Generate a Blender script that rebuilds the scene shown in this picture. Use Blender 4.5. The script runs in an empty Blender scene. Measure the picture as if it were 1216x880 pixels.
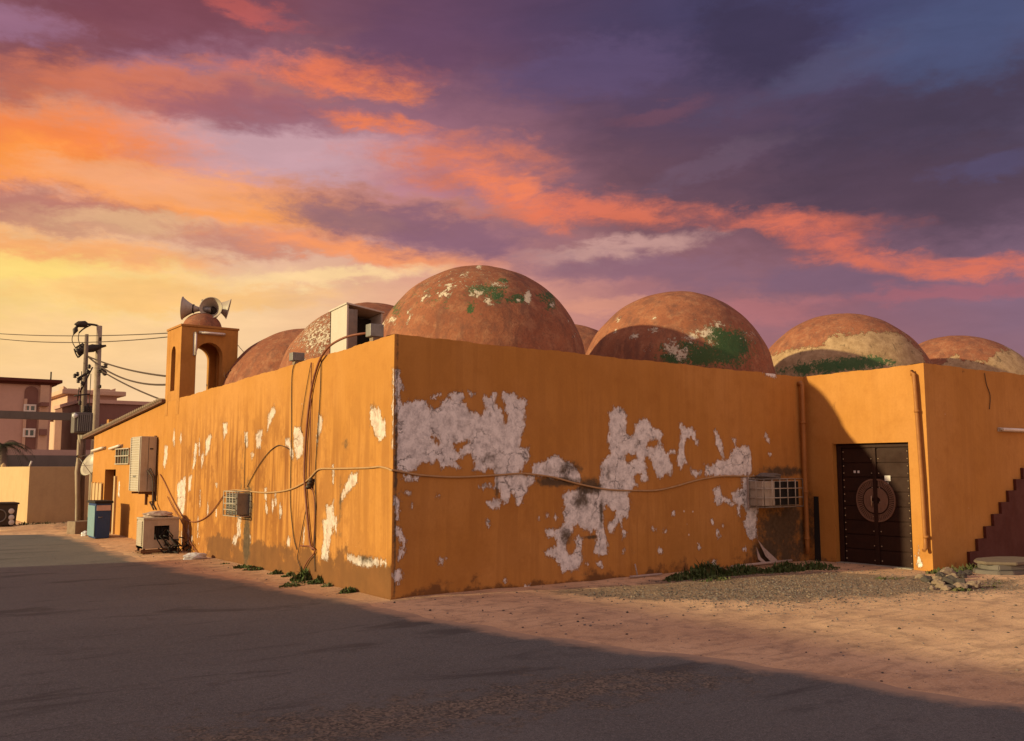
import bpy, bmesh, math, random
import numpy as np
from mathutils import Vector, Matrix
random.seed(7); np.random.seed(7)
S = bpy.context.scene
COL = S.collection

# ------------------------------------------------------------------ camera
F0, PITCH, YAW = 1097.17, 0.1058, 0.63028
CAM = np.array([-5.568, -10.129, 1.6])
Fv = np.array([math.sin(YAW)*math.cos(PITCH), math.cos(YAW)*math.cos(PITCH), math.sin(PITCH)])
Rv = np.array([math.cos(YAW), -math.sin(YAW), 0.0]); Uv = np.cross(Rv, Fv)
cam = bpy.data.cameras.new('camera'); co = bpy.data.objects.new('camera', cam); COL.objects.link(co)
cam.sensor_width = 36; cam.lens = 36*F0/1216; cam.clip_end = 2000; cam.clip_start = .05
co.matrix_world = Matrix(((Rv[0], Uv[0], -Fv[0], CAM[0]), (Rv[1], Uv[1], -Fv[1], CAM[1]), (Rv[2], Uv[2], -Fv[2], CAM[2]), (0, 0, 0, 1)))
S.camera = co
S.render.resolution_x = 1024; S.render.resolution_y = 741
S.view_settings.view_transform = 'Standard'; S.view_settings.look = 'None'
S.view_settings.gamma = 1; S.view_settings.exposure = 0.1

def ray(u, v): return Fv + Rv*(u-608)/F0 - Uv*(v-440)/F0
def onx(u, v, x=0.): d = ray(u, v); return CAM + d*(x-CAM[0])/d[0]
def ony(u, v, y=0.): d = ray(u, v); return CAM + d*(y-CAM[1])/d[1]
def onz(u, v, z=0.): d = ray(u, v); return CAM + d*(z-CAM[2])/d[2]
def azel(u, v):
    d = ray(u, v); d = d/np.linalg.norm(d)
    return math.degrees(math.atan2(d[0], d[1])), math.degrees(math.asin(d[2]))
def lin(c):
    return tuple(((x/255)/12.92 if x/255 <= .04045 else ((x/255+.055)/1.055)**2.4) for x in c)

# ------------------------------------------------------------------ sun + sky
SUN_AZ = math.radians(-78.4); SUN_EL = math.radians(13.8)       # azimuth clockwise from +y
sd = Vector((math.sin(SUN_AZ)*math.cos(SUN_EL), math.cos(SUN_AZ)*math.cos(SUN_EL), math.sin(SUN_EL)))
sun = bpy.data.lights.new('sun', 'SUN'); so = bpy.data.objects.new('sun', sun); COL.objects.link(so)
sun.energy = 5.0; sun.angle = math.radians(1.0); sun.color = (1.0, .86, .46)
so.rotation_euler = sd.to_track_quat('Z', 'Y').to_euler()

W = bpy.data.worlds.new('World'); S.world = W; W.use_nodes = True
nt = W.node_tree; nt.nodes.clear()
class NT:
    def __init__(s, t): s.t = t
    def n(s, ty, ins=None, **kw):
        o = s.t.nodes.new(ty)
        for k, v in kw.items(): setattr(o, k, v)
        for k, v in (ins or {}).items(): s.set(o.inputs[k], v)
        return o
    def set(s, i, v):
        if isinstance(v, bpy.types.NodeSocket): s.t.links.new(v, i)
        elif isinstance(v, bpy.types.Node): s.t.links.new(v.outputs[0], i)
        else: i.default_value = v
    def m(s, op, a, b=0., c=None, clamp=False):
        o = s.n('ShaderNodeMath', {0: a, 1: b}, operation=op, use_clamp=clamp)
        if c is not None: s.set(o.inputs[2], c)
        return o.outputs[0]
    def vm(s, op, a, b=(0, 0, 0)): return s.n('ShaderNodeVectorMath', {0: a, 1: b}, operation=op).outputs[0]
    def mix(s, f, a, b, bt='MIX'):
        o = s.n('ShaderNodeMix', data_type='RGBA', blend_type=bt); o.clamp_factor = True
        fx = lambda v: (tuple(v)+(1,)) if isinstance(v, tuple) and len(v) == 3 else v
        s.set(o.inputs[0], f); s.set(o.inputs[6], fx(a)); s.set(o.inputs[7], fx(b)); return o.outputs[2]
    def mr(s, v, a, b, c=0., d=1., smooth=True):
        return s.n('ShaderNodeMapRange', {0: v, 1: a, 2: b, 3: c, 4: d}, interpolation_type='SMOOTHSTEP' if smooth else 'LINEAR').outputs[0]
    def noise(s, vec, scale, detail=5., rough=.6, dist=0., out=0):
        return s.n('ShaderNodeTexNoise', {'Vector': vec, 'Scale': scale, 'Detail': detail, 'Roughness': rough, 'Distortion': dist}).outputs[out]
    def map(s, vec, scale=(1, 1, 1), loc=(0, 0, 0), rot=(0, 0, 0)):
        return s.n('ShaderNodeMapping', {'Vector': vec, 'Scale': scale, 'Location': loc, 'Rotation': rot}).outputs[0]
    def ramp(s, f, stops):
        o = s.n('ShaderNodeValToRGB', {0: f}); e = o.color_ramp.elements
        for _ in range(len(stops)-2): e.new(.5)
        for i, (p, c) in enumerate(stops):
            e[i].position = p; e[i].color = tuple(c)+(1,) if len(c) == 3 else c
        return o.outputs[0]
w = NT(nt)
tc = w.n('ShaderNodeTexCoord').outputs['Generated']
sep = w.n('ShaderNodeSeparateXYZ', {0: tc})
az = w.m('MULTIPLY', w.m('ARCTAN2', sep.outputs[0], sep.outputs[1]), 57.29578)
el = w.m('MULTIPLY', w.m('ARCSINE', w.m('MAXIMUM', w.m('MINIMUM', sep.outputs[2], 1.), -1.)), 57.29578)
p0 = w.n('ShaderNodeCombineXYZ', {0: az, 1: el}).outputs[0]
# cloud-shaped warping of the angular coordinates
wn1 = w.noise(w.map(p0, (.035, .095, 1), (11.3, 4.7, 0)), 1., 3., .55, 0., 1)
wn2 = w.noise(w.map(p0, (.15, .36, 1), (7.1, 9.7, 0)), 1., 6., .62, .3, 1)
wn3 = w.noise(w.map(p0, (.42, .95, 1), (2.1, 5.7, 0)), 1., 5., .6, .4, 1)
wv3 = w.vm('MULTIPLY', w.vm('SUBTRACT', wn3, (.5, .5, .5)), (3.2, 2.0, 0))
wv1 = w.vm('MULTIPLY', w.vm('SUBTRACT', wn1, (.5, .5, .5)), (5.5, 1.9, 0))
wv2 = w.vm('MULTIPLY', w.vm('SUBTRACT', wn2, (.5, .5, .5)), (4.6, 2.3, 0))
pw = w.vm('ADD', p0, w.vm('ADD', wv3, w.vm('ADD', wv1, wv2)))
sw = w.n('ShaderNodeSeparateXYZ', {0: pw}); azw, elw = sw.outputs[0], sw.outputs[1]
azn = w.m('ADD', w.m('DIVIDE', azw, 360.), .5)
def U(u): return azel(u, 400)[0]/360+.5
def row(frame, out):
    st = [((a/360)+.5, lin(c)) for a, c in out if a < 0] + [(U(u), lin(c)) for u, c in frame] + [((a/360)+.5, lin(c)) for a, c in out if a > 0]
    return w.ramp(azn, st)
r0 = row([(0, (248, 202, 146)), (300, (246, 203, 155)), (600, (234, 165, 130)), (900, (186, 118, 114)), (1216, (150, 100, 108))],
         [(-180, (205, 150, 150)), (-100, (255, 215, 150)), (-60, (255, 226, 150)), (110, (160, 112, 120))])
r1 = row([(0, (254, 206, 132)), (300, (248, 202, 148)), (560, (224, 152, 126)), (750, (172, 112, 114)), (1000, (142, 92, 104)), (1216, (132, 96, 116))],
         [(-180, (205, 150, 155)), (-80, (255, 220, 140)), (110, (150, 110, 126))])
r2 = row([(0, (232, 158, 120)), (300, (208, 150, 148)), (500, (188, 124, 134)), (750, (108, 72, 84)), (1000, (84, 62, 82)), (1216, (80, 62, 82))],
         [(-180, (195, 148, 160)), (-80, (250, 190, 130)), (110, (130, 110, 135))])
r3 = row([(0, (128, 78, 98)), (300, (126, 76, 90)), (500, (104, 68, 94)), (750, (74, 60, 92)), (1000, (66, 64, 102)), (1216, (74, 80, 118))],
         [(-180, (178, 140, 158)), (-80, (210, 150, 130)), (110, (120, 110, 145))])
sk = w.mix(w.mr(elw, 2., 9.), r0, r1); sk = w.mix(w.mr(elw, 9., 17.), sk, r2); sk = w.mix(w.mr(elw, 16., 27.), sk, r3)
edge = w.noise(w.map(p0, (.12, .33, 1), (1.3, 4.4, 0)), 1., 9., .70, .5)
edge = w.m('MULTIPLY', w.m('SUBTRACT', edge, .5), 2.3)
edge_b = w.noise(w.map(p0, (.55, 1.25, 1), (9.3, 2.4, 0)), 1., 7., .68, .3)
edge = w.m('ADD', edge, w.m('MULTIPLY', w.m('SUBTRACT', edge_b, .5), 1.5))
# cloud banks of this evening sky: u, v, half-width, half-height, tilt(deg, + falls to the right), colour, strength
B = [(60, 215, 190, 26, 6, (226, 168, 150), .8), (350, 178, 130, 34, 4, (204, 160, 168), .85), (190, 75, 120, 36, 0, (158, 108, 130), .8),
     (60, 178, 150, 40, 6, (240, 120, 60), .9), (30, 192, 90, 18, 4, (250, 138, 52), .75), (300, 243, 240, 26, 5, (246, 146, 72), .85), (200, 222, 120, 16, 8, (240, 165, 120), .7),
     (70, 252, 130, 17, 8, (182, 112, 100), .85), (180, 268, 100, 10, 4, (232, 180, 130), .8), (320, 288, 100, 14, 4, (196, 122, 104), .8), (430, 300, 130, 13, 8, (252, 150, 82), .85),
     (60, 300, 160, 14, 3, (250, 160, 80), .7), (50, 338, 150, 26, 2, (252, 212, 122), .8), (20, 318, 70, 14, 0, (253, 216, 110), .7), (200, 350, 150, 14, 0, (252, 190, 110), .7),
     (370, 330, 110, 9, -3, (255, 214, 150), .8),
     (160, 14, 150, 34, 4, (124, 64, 76), .85), (45, 66, 80, 36, 0, (132, 72, 80), .9), (15, 25, 60, 16, 10, (158, 110, 136), .8), (280, 10, 60, 10, 18, (205, 92, 80), .6),
     (390, 84, 95, 15, 4, (232, 106, 76), .75), (450, 98, 50, 10, 10, (255, 118, 62), .7), (200, 108, 150, 22, 4, (206, 104, 86), .85), (330, 128, 130, 20, 4, (150, 92, 108), .8),
     (450, 138, 60, 10, 8, (232, 110, 72), .8), (545, 190, 105, 24, 2, (214, 106, 86), .75), (606, 232, 60, 22, 28, (236, 114, 80), .8), (470, 60, 70, 30, 0, (104, 68, 96), .6),
     (495, 268, 140, 30, 10, (138, 94, 112), .95), (420, 258, 70, 12, 6, (160, 110, 110), .7),
     (690, 250, 110, 16, 2, (218, 100, 82), .8), (940, 268, 100, 12, 0, (210, 94, 80), .85), (985, 290, 50, 18, 10, (210, 92, 80), .75), (1085, 316, 100, 11, 3, (208, 94, 82), .8),
     (1200, 316, 60, 10, 0, (214, 96, 84), .7), (725, 300, 100, 12, -6, (202, 152, 142), .85), (770, 324, 160, 16, 0, (138, 96, 112), .8),
     (850, 200, 90, 10, -16, (112, 86, 106), .5), (905, 175, 55, 8, -18, (106, 82, 100), .4), (900, 44, 70, 50, 0, (60, 48, 74), .8), (1110, 130, 150, 36, -18, (70, 54, 74), .85),
     (1000, 86, 120, 18, -18, (84, 80, 110), .6), (1150, 45, 100, 40, -15, (72, 80, 118), .75), (700, 80, 110, 26, -10, (96, 76, 112), .7), (1110, 225, 150, 40, 0, (82, 58, 74), .7),
     (790, 130, 50, 9, -10, (128, 76, 88), .4), (900, 372, 80, 12, 0, (186, 108, 108), .55), (1150, 352, 100, 9, -5, (172, 92, 100), .6), (1000, 338, 90, 12, 0, (122, 90, 112), .7),
     (700, 372, 110, 10, 0, (226, 150, 120), .6), (1180, 200, 50, 12, -10, (86, 76, 112), .6)]
vec = pw
brk = w.mr(w.noise(w.map(p0, (.30, .80, 1), (4.2, 8.8, 0)), 1., 8., .72, .4), .36, .60, .42, 1.)
for (u, v, ru, rv, an, c, al) in B:
    if c[0] > 205 and c[1] < 150 and c[2] < 100: c = (min(255, c[0]+8), c[1]+10, max(44, c[2]-8)); al = min(1, al+.08)
    a0, e0 = azel(u, v); k = .0505
    an += math.degrees(math.atan(math.tan(math.radians(e0))*math.sin(math.radians(a0-36.1))))
    mp = w.n('ShaderNodeMapping', {'Vector': vec, 'Location': (a0, e0, 0), 'Rotation': (0, 0, math.radians(-an)), 'Scale': (ru*k*1.7, rv*k*1.9, 1)}, vector_type='TEXTURE').outputs[0]
    g = w.n('ShaderNodeTexGradient', {0: mp}, gradient_type='SPHERICAL').outputs[1]
    g2 = w.m('MULTIPLY_ADD', edge, .40, g)
    f = w.mr(g2, .05, .76, 0., al)
    f = w.m('MULTIPLY', f, w.mr(g, 0., .12))
    if c[0] > 205 and c[1] < 135 and u > 300: f = w.m('MULTIPLY', f, brk)
    sk = w.mix(f, sk, lin(c))
fine = w.noise(w.map(p0, (.16, .62, 1), (1, 2, 0), (0, 0, .06)), 1., 8., .62, .3)
br = w.m('ADD', .80, w.m('MULTIPLY', fine, .38))
sk = w.mix(1., sk, w.n('ShaderNodeCombineXYZ', {0: br, 1: br, 2: br}).outputs[0], 'MULTIPLY')
sk = w.n('ShaderNodeHueSaturation', {'Saturation': .97, 'Color': sk}).outputs[0]
# the sky overhead and behind the viewer stays pale and lights the street
AMB = w.mr(el, 32., 60.)
sk = w.mix(AMB, sk, (.36, .30, .35))
behind = w.m('MULTIPLY', w.mr(w.m('ABSOLUTE', w.m('SUBTRACT', az, 36.)), 45., 100.), 1.)
sk = w.mix(behind, sk, w.mix(w.mr(el, 4., 60.), (.98, .68, .56), (.45, .36, .41)))
sk = w.mix(w.mr(el, -3., 0.), (.12, .08, .06), sk)
ns = w.n('ShaderNodeTexSky', sky_type='NISHITA', sun_disc=False); ns.sun_elevation = SUN_EL; ns.sun_rotation = SUN_AZ
bg1 = w.n('ShaderNodeBackground', {0: sk, 1: 1.0}); bg2 = w.n('ShaderNodeBackground', {0: ns.outputs[0], 1: .05})
mx = w.n('ShaderNodeMixShader', {0: .93, 1: bg2.outputs[0], 2: bg1.outputs[0]})
w.n('ShaderNodeOutputWorld', {0: mx.outputs[0]})
W.cycles.sampling_method = 'MANUAL'; W.cycles.sample_map_resolution = 1024

# ------------------------------------------------------------------ helpers
def tag(o, label=None, cat=None, group=None, kind=None):
    if label: o['label'] = label
    if cat: o['category'] = cat
    if group: o['group'] = group
    if kind: o['kind'] = kind
    return o
def empty(name, loc=(0, 0, 0), label=None, cat=None, group=None):
    o = bpy.data.objects.new(name, None); COL.objects.link(o); o.location = loc; o.empty_display_size = .2
    return tag(o, label, cat, group)
def link(name, me, mats, parent=None):
    o = bpy.data.objects.new(name, me); COL.objects.link(o)
    for m in (mats if isinstance(mats, (list, tuple)) else [mats]): me.materials.append(m)
    if parent is not None:
        o.parent = parent
        root = parent
        off = Vector((0, 0, 0))
        while root is not None: off += Vector(root.location); root = root.parent
        o.location = -off          # geometry is written in world coordinates
    return o
class MB:
    def __init__(s): s.v = []; s.f = []; s.m = []; s.sm = []
    def add(s, vs, fs, m=0, smooth=False):
        b = len(s.v); s.v += [tuple(float(c) for c in v) for v in vs]
        for f in fs: s.f.append([b+i for i in f]); s.m.append(m); s.sm.append(smooth)
        return s
    def box(s, a, b, m=0, rz=0., piv=None, bev=0.):
        x0, y0, z0 = [min(a[i], b[i]) for i in range(3)]; x1, y1, z1 = [max(a[i], b[i]) for i in range(3)]
        if bev > 0:
            bm = bmesh.new(); bmesh.ops.create_cube(bm, size=1)
            for v in bm.verts: v.co = Vector(((x0+x1)/2+v.co.x*(x1-x0), (y0+y1)/2+v.co.y*(y1-y0), (z0+z1)/2+v.co.z*(z1-z0)))
            bmesh.ops.bevel(bm, geom=bm.edges[:], offset=bev, segments=2, affect='EDGES', profile=.6)
            bm.verts.ensure_lookup_table(); vs = [v.co.copy() for v in bm.verts]; fs = [[q.index for q in f.verts] for f in bm.faces]; bm.free()
        else:
            vs = [(x, y, z) for z in (z0, z1) for y in (y0, y1) for x in (x0, x1)]
            fs = [(0, 2, 3, 1), (4, 5, 7, 6), (0, 1, 5, 4), (2, 6, 7, 3), (0, 4, 6, 2), (1, 3, 7, 5)]
        if rz:
            px, py = piv if piv else ((x0+x1)/2, (y0+y1)/2); c, sn = math.cos(rz), math.sin(rz)
            vs = [(px+(v[0]-px)*c-(v[1]-py)*sn, py+(v[0]-px)*sn+(v[1]-py)*c, v[2]) for v in vs]
        return s.add(vs, fs, m)
    def prism(s, poly, z0, z1, m=0):
        n = len(poly); vs = [(p[0], p[1], z0) for p in poly]+[(p[0], p[1], z1) for p in poly]
        return s.add(vs, [list(range(n))[::-1], list(range(n, 2*n))]+[(i, (i+1) % n, n+(i+1) % n, n+i) for i in range(n)], m)
    def loft(s, polyA, polyB, m=0):
        n = len(polyA)
        return s.add(list(polyA)+list(polyB), [list(range(n))[::-1], list(range(n, 2*n))]+[(i, (i+1) % n, n+(i+1) % n, n+i) for i in range(n)], m)
    def tube(s, pts, r, seg=8, m=0, cap=True):
        pts = [Vector([float(c) for c in p]) for p in pts]; n = len(pts)
        rs = r if isinstance(r, (list, tuple)) else [r]*n
        vs = []; up = None
        for i, p in enumerate(pts):
            t = (pts[min(i+1, n-1)]-pts[max(i-1, 0)]); t = t.normalized() if t.length > 1e-9 else Vector((0, 0, 1))
            if up is None: up = t.orthogonal().normalized()
            up = (up-t*up.dot(t)); up = up.normalized() if up.length > 1e-6 else t.orthogonal().normalized()
            sd_ = t.cross(up)
            for k in range(seg):
                a = 2*math.pi*k/seg; vs.append(p+(up*math.cos(a)+sd_*math.sin(a))*rs[i])
        fs = [(i*seg+k, i*seg+(k+1) % seg, (i+1)*seg+(k+1) % seg, (i+1)*seg+k) for i in range(n-1) for k in range(seg)]
        s.add(vs, fs, m, True)
        if cap:
            b = len(s.v)-len(vs)
            s.f += [[b+k for k in range(seg)][::-1], [b+(n-1)*seg+k for k in range(seg)]]; s.m += [m, m]; s.sm += [False, False]
        return s
    def lathe(s, prof, o=(0, 0, 0), axis=(0, 0, 1), seg=32, m=0):
        ax = Vector(axis).normalized(); u = ax.orthogonal().normalized(); v = ax.cross(u); o = Vector([float(c) for c in o]); vs = []
        for r, h in prof:
            for k in range(seg):
                a = 2*math.pi*k/seg; vs.append(o+ax*h+(u*math.cos(a)+v*math.sin(a))*r)
        n = len(prof)
        return s.add(vs, [(i*seg+k, i*seg+(k+1) % seg, (i+1)*seg+(k+1) % seg, (i+1)*seg+k) for i in range(n-1) for k in range(seg)], m, True)
    def build(s, name, mats, parent=None, bevel=0.):
        me = bpy.data.meshes.new(name); me.from_pydata(s.v, [], s.f); me.update()
        me.polygons.foreach_set('material_index', s.m); me.polygons.foreach_set('use_smooth', s.sm)
        bm = bmesh.new(); bm.from_mesh(me); bmesh.ops.recalc_face_normals(bm, faces=bm.faces[:])
        if bevel: bmesh.ops.bevel(bm, geom=[e for e in bm.edges if len(e.link_faces) == 2 and e.calc_face_angle() > .5], offset=bevel, segments=2, affect='EDGES')
        bm.to_mesh(me); bm.free()
        return link(name, me, mats, parent)
def split_build(mb, name, m, parent):
    """every loose piece of mb becomes a part of its own"""
    par = list(range(len(mb.v)))
    def find(a):
        while par[a] != a: par[a] = par[par[a]]; a = par[a]
        return a
    for f in mb.f:
        for q in f[1:]: par[find(f[0])] = find(q)
    grp = {}
    for f, m_, s_ in zip(mb.f, mb.m, mb.sm): grp.setdefault(find(f[0]), []).append((f, m_, s_))
    for fs in grp.values():
        ids = sorted({i for f, _, _ in fs for i in f}); mp = {k: i for i, k in enumerate(ids)}; nb = MB()
        nb.v = [mb.v[i] for i in ids]; nb.f = [[mp[i] for i in f] for f, _, _ in fs]; nb.m = [q[1] for q in fs]; nb.sm = [q[2] for q in fs]
        nb.build(name, m, parent)
def dup(root):
    c = root.copy(); COL.objects.link(c)
    for ch in [o for o in S.objects if o.parent == root]:
        d = ch.copy(); COL.objects.link(d); d.parent = c
        for g in [o for o in S.objects if o.parent == ch]:
            e = g.copy(); COL.objects.link(e); e.parent = d
    return c

# ------------------------------------------------------------------ materials
def mat(name, rough=.85, spec=.3, metal=0.):
    m = bpy.data.materials.new(name); m.use_nodes = True; t = m.node_tree; t.nodes.clear()
    h = NT(t); b = h.n('ShaderNodeBsdfPrincipled', {'Roughness': rough, 'Metallic': metal, 'Specular IOR Level': spec}); o = h.n('ShaderNodeOutputMaterial', {0: b.outputs[0]})
    h.co = h.n('ShaderNodeTexCoord').outputs['Object']; h.b = b; return m, h
def bump(h, hgt, strength, dist=.01, base=None):
    b = h.n('ShaderNodeBump', {'Height': hgt, 'Strength': strength, 'Distance': dist})
    if base is not None: h.set(b.inputs['Normal'], base)
    h.set(h.b.inputs['Normal'], b.outputs[0]); return b.outputs[0]
def attr(h, n): return h.n('ShaderNodeAttribute', attribute_name=n).outputs['Fac']
def weath(name, c, c2=None, scale=6., rough=.8, metal=0., spec=.3, amt=.6, bmp=.25):
    """surface of one colour with a second colour of dirt or wear in blotches and streaks"""
    m, h = mat(name, rough, spec, metal)
    c2 = c2 or tuple(x*.5 for x in c)
    n1 = h.noise(h.co, scale, 7., .65); n2 = h.noise(h.map(h.co, (4., 4., .5)), scale*1.3, 5., .6)
    f = h.mr(h.m('ADD', h.m('MULTIPLY', n1, .6), h.m('MULTIPLY', n2, .4)), .42, .66, 0., amt)
    col = h.mix(f, c, c2); col = h.mix(.35, col, h.mix(h.noise(h.co, scale*9, 3., .7), tuple(x*.7 for x in c), tuple(min(1, x*1.25) for x in c)))
    h.set(h.b.inputs['Base Color'], col)
    h.set(h.b.inputs['Roughness'], h.mr(n1, .3, .7, max(.05, rough-.12), min(1, rough+.1)))
    bump(h, h.noise(h.co, scale*12, 5., .7), bmp, .004)
    return m

ORANGE = (.445, .190, .040)
def wall_material(name, paint=ORANGE, lower=True):
    m, h = mat(name, .88, .2)
    n_big = h.noise(h.co, .55, 4., .6); n_mid = h.noise(h.co, 3.2, 7., .65); n_fin = h.noise(h.co, 26., 5., .65)
    # rollers, sun-fading and old repaint
    c = h.mix(h.mr(n_big, .35, .68), paint, tuple(x*y for x, y in zip(paint, (1.12, 1.18, 1.5))))
    c = h.mix(h.mr(n_mid, .45, .75, 0., .45), c, tuple(x*y for x, y in zip(paint, (.80, .72, .7))))
    c = h.mix(h.mr(n_fin, .3, .8, 0., .25), c, tuple(x*y for x, y in zip(paint, (.78, .76, .8))))
    # vertical rain streaks
    st = h.noise(h.map(h.co, (7., 7., .38)), 1., 6., .62, .4)
    sm = h.m('MULTIPLY', h.m('MAXIMUM', h.mr(st, .43, .62), h.mr(h.noise(h.map(h.co, (1., 1., .7)), 1.7, 7., .7), .46, .60, 0., .85)), attr(h, 'streak'))
    c = h.mix(h.m('MULTIPLY', sm, .8), c, (.22, .078, .020))
    # dirt splash zone
    dn = h.noise(h.map(h.co, (1., 1., 1.)), 2.6, 8., .68)
    dm = h.mr(h.m('ADD', attr(h, 'dirt'), h.m('MULTIPLY', h.m('SUBTRACT', dn, .5), 2.4)), .36, .66)
    c = h.mix(h.m('MULTIPLY', dm, .9), c, h.mix(n_mid, (.075, .034, .016), (.22, .092, .032)))
    # flaking: plaster where the paint and skim coat has come off
    sdf = attr(h, 'peel')
    e1 = h.m('MULTIPLY', h.m('SUBTRACT', h.noise(h.map(h.co, (1, 1, .6)), 12., 10., .86), .5), .42)
    e2 = h.m('MULTIPLY', h.m('SUBTRACT', h.noise(h.co, 60., 4., .6), .5), .022)
    sd2 = h.m('ADD', sdf, h.m('ADD', e1, e2))
    pk = h.mr(sd2, -.001, .004); full = h.m('SUBTRACT', 1., attr(h, 'thin'))
    cell = h.n('ShaderNodeTexVoronoi', {'Vector': h.map(h.co, (1, 1, 1)), 'Scale': 6.}, feature='DISTANCE_TO_EDGE').outputs[0]
    wob = h.noise(h.co, 5., 5., .7, .5, 1)
    cell = h.n('ShaderNodeTexVoronoi', {'Vector': h.vm('ADD', h.co, h.vm('MULTIPLY', wob, (.35, .35, .35))), 'Scale': 3.1}, feature='DISTANCE_TO_EDGE').outputs[0]
    crack = h.m('MULTIPLY', h.mr(cell, .0, .030, 1., 0.), h.mr(h.noise(h.co, 2.1, 3., .6), .44, .54))
    pn = h.noise(h.co, 7.5, 10., .78, .1)
    plaster = h.mix(h.mr(pn, .3, .62), (.37, .325, .32), (.84, .77, .74))
    plaster = h.mix(h.mr(h.noise(h.co, 19., 6., .75), .56, .70, 0., .55), plaster, (.19, .14, .13))
    plaster = h.mix(h.mr(h.noise(h.co, 34., 6., .8), .60, .66, 0., .8), plaster, (.15, .085, .05))
    plaster = h.mix(h.mr(h.noise(h.co, 3.4, 4., .6), .5, .72, 0., .5), plaster, (.60, .53, .50))
    plaster = h.mix(h.m('MULTIPLY', crack, .8), plaster, (.06, .045, .04))
    rim = h.m('MULTIPLY', h.mr(sd2, .0, .028, 1., 0.), h.mr(h.noise(h.co, 9., 4., .6), .40, .52))
    plaster = h.mix(h.m('MULTIPLY', rim, .85), plaster, (.74, .58, .46))
    c = h.mix(h.m('MULTIPLY', pk, full), c, plaster)
    # dark halo just round the flakes: edge shade put into the paint colour
    halo = h.m('MULTIPLY', h.mr(sd2, -.03, .0), h.m('SUBTRACT', 1., pk))
    c = h.mix(h.m('MULTIPLY', halo, .6), c, tuple(x*y for x, y in zip(paint, (.62, .55, .6))))
    # scattered small chips
    vch = h.n('ShaderNodeTexVoronoi', {'Vector': h.vm('ADD', h.co, h.vm('MULTIPLY', wob, (.05, .05, .05))), 'Scale': 5.5})
    chip = h.m('MULTIPLY', h.mr(vch.outputs['Distance'], .07, .09, 1., 0.), h.mr(h.m('ADD', h.noise(h.co, 1.6, 3., .6), h.m('MULTIPLY', attr(h, 'chips'), .35)), .70, .72))
    c = h.mix(chip, c, (.60, .50, .42))
    # mould
    md = h.mr(h.m('ADD', attr(h, 'mould'), h.m('MULTIPLY', h.m('SUBTRACT', h.noise(h.co, 6., 8., .78), .5), 1.7)), .22, .72)
    c = h.mix(h.m('MULTIPLY', md, .93), c, h.mix(h.noise(h.co, 14., 3., .6), (.014, .011, .008), (.15, .10, .06)))
    h.set(h.b.inputs['Base Color'], c)
    hg = h.m('ADD', h.m('MULTIPLY', h.noise(h.co, 40., 6., .65), .10), h.m('ADD', h.m('MULTIPLY', n_mid, .5), h.m('MULTIPLY', pk, -.55)))
    hg = h.m('ADD', hg, h.m('MULTIPLY', crack, h.m('MULTIPLY', pk, -.4)))
    bump(h, h.m('ADD', hg, h.m('MULTIPLY', h.m('MULTIPLY', pn, pk), .5)), .9, .012)
    return m
M = {}
M['wall'] = wall_material('peeling_orange_paint')
M['coping'] = weath('coping_paint', (.40, .17, .04), (.25, .11, .04), 4.)
M['pipe'] = weath('painted_pipe', (.34, .13, .03), (.20, .08, .03), 9., .6)
M['roofing'] = weath('roof_screed', (.26, .20, .15), (.14, .11, .09), 1.)
M['beige_metal'] = weath('beige_enamel', (.42, .34, .26), (.22, .15, .10), 5., .5, 0., .5)
M['white_metal'] = weath('white_enamel', (.52, .45, .38), (.36, .28, .22), 4., .5, 0., .5, .4)
M['grey_metal'] = weath('galvanised', (.24, .22, .20), (.13, .11, .10), 6., .55, .6)
M['dark_metal'] = weath('dark_iron', (.045, .035, .03), (.10, .06, .04), 9., .6, .5)
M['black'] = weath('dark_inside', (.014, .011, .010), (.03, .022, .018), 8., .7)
M['rust'] = weath('rusted_steel', (.16, .075, .04), (.07, .035, .02), 8., .8, .3)
M['cable'] = weath('dark_cable', (.05, .03, .02), (.10, .06, .04), 12., .6)
M['rope'] = weath('tan_cable', (.42, .24, .11), (.24, .13, .06), 12., .7)
M['redcable'] = weath('brown_cable', (.22, .07, .035), (.12, .05, .03), 12., .6)
M['wood'] = weath('brown_door_paint', (.034, .013, .008), (.016, .007, .005), 5., .62, 0., .15, .7, .5)
M['wood2'] = weath('carved_medallion', (.19, .095, .06), (.08, .036, .022), 14., .45, 0., .45, .7, .8)
M['brass'] = weath('door_studs', (.62, .46, .30), (.30, .2, .12), 12., .4, .8)
M['paper'] = weath('white_paper', (.68, .62, .58), (.5, .42, .36), 9., .8)
M['maroon'] = weath('maroon_paint', (.085, .017, .009), (.05, .014, .008), 3., .8)
M['blue'] = weath('blue_bin', (.004, .040, .15), (.010, .035, .09), 5., .5, 0., .5)
M['teal'] = weath('faded_teal', (.17, .27, .30), (.10, .16, .18), 5., .55)
M['pinkband'] = weath('pale_band', (.50, .36, .33), (.32, .2, .18), 9., .7)
M['concrete'] = weath('concrete', (.33, .28, .22), (.17, .13, .10), 7., .9)
M['polewood'] = weath('pole_surface', (.20, .14, .10), (.09, .06, .045), 6., .9)
M['polelight'] = weath('pole_paint', (.36, .27, .19), (.18, .12, .09), 6., .8)
M['cream'] = weath('cream_render', (.50, .33, .17), (.38, .24, .13), 1.6, .9)
M['pink'] = weath('pink_render', (.46, .28, .22), (.38, .22, .17), .5, .9)
M['darkpink'] = weath('maroon_render', (.20, .095, .075), (.14, .065, .055), .6, .9)
M['peach'] = weath('peach_render', (.52, .33, .23), (.4, .25, .18), .5, .9)
M['greywall'] = weath('grey_panel', (.14, .115, .10), (.09, .075, .065), 1., .8)
M['glass'] = weath('window_glass', (.07, .10, .08), (.12, .15, .12), 1., .15, 0., .6, .4, .02)
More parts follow.
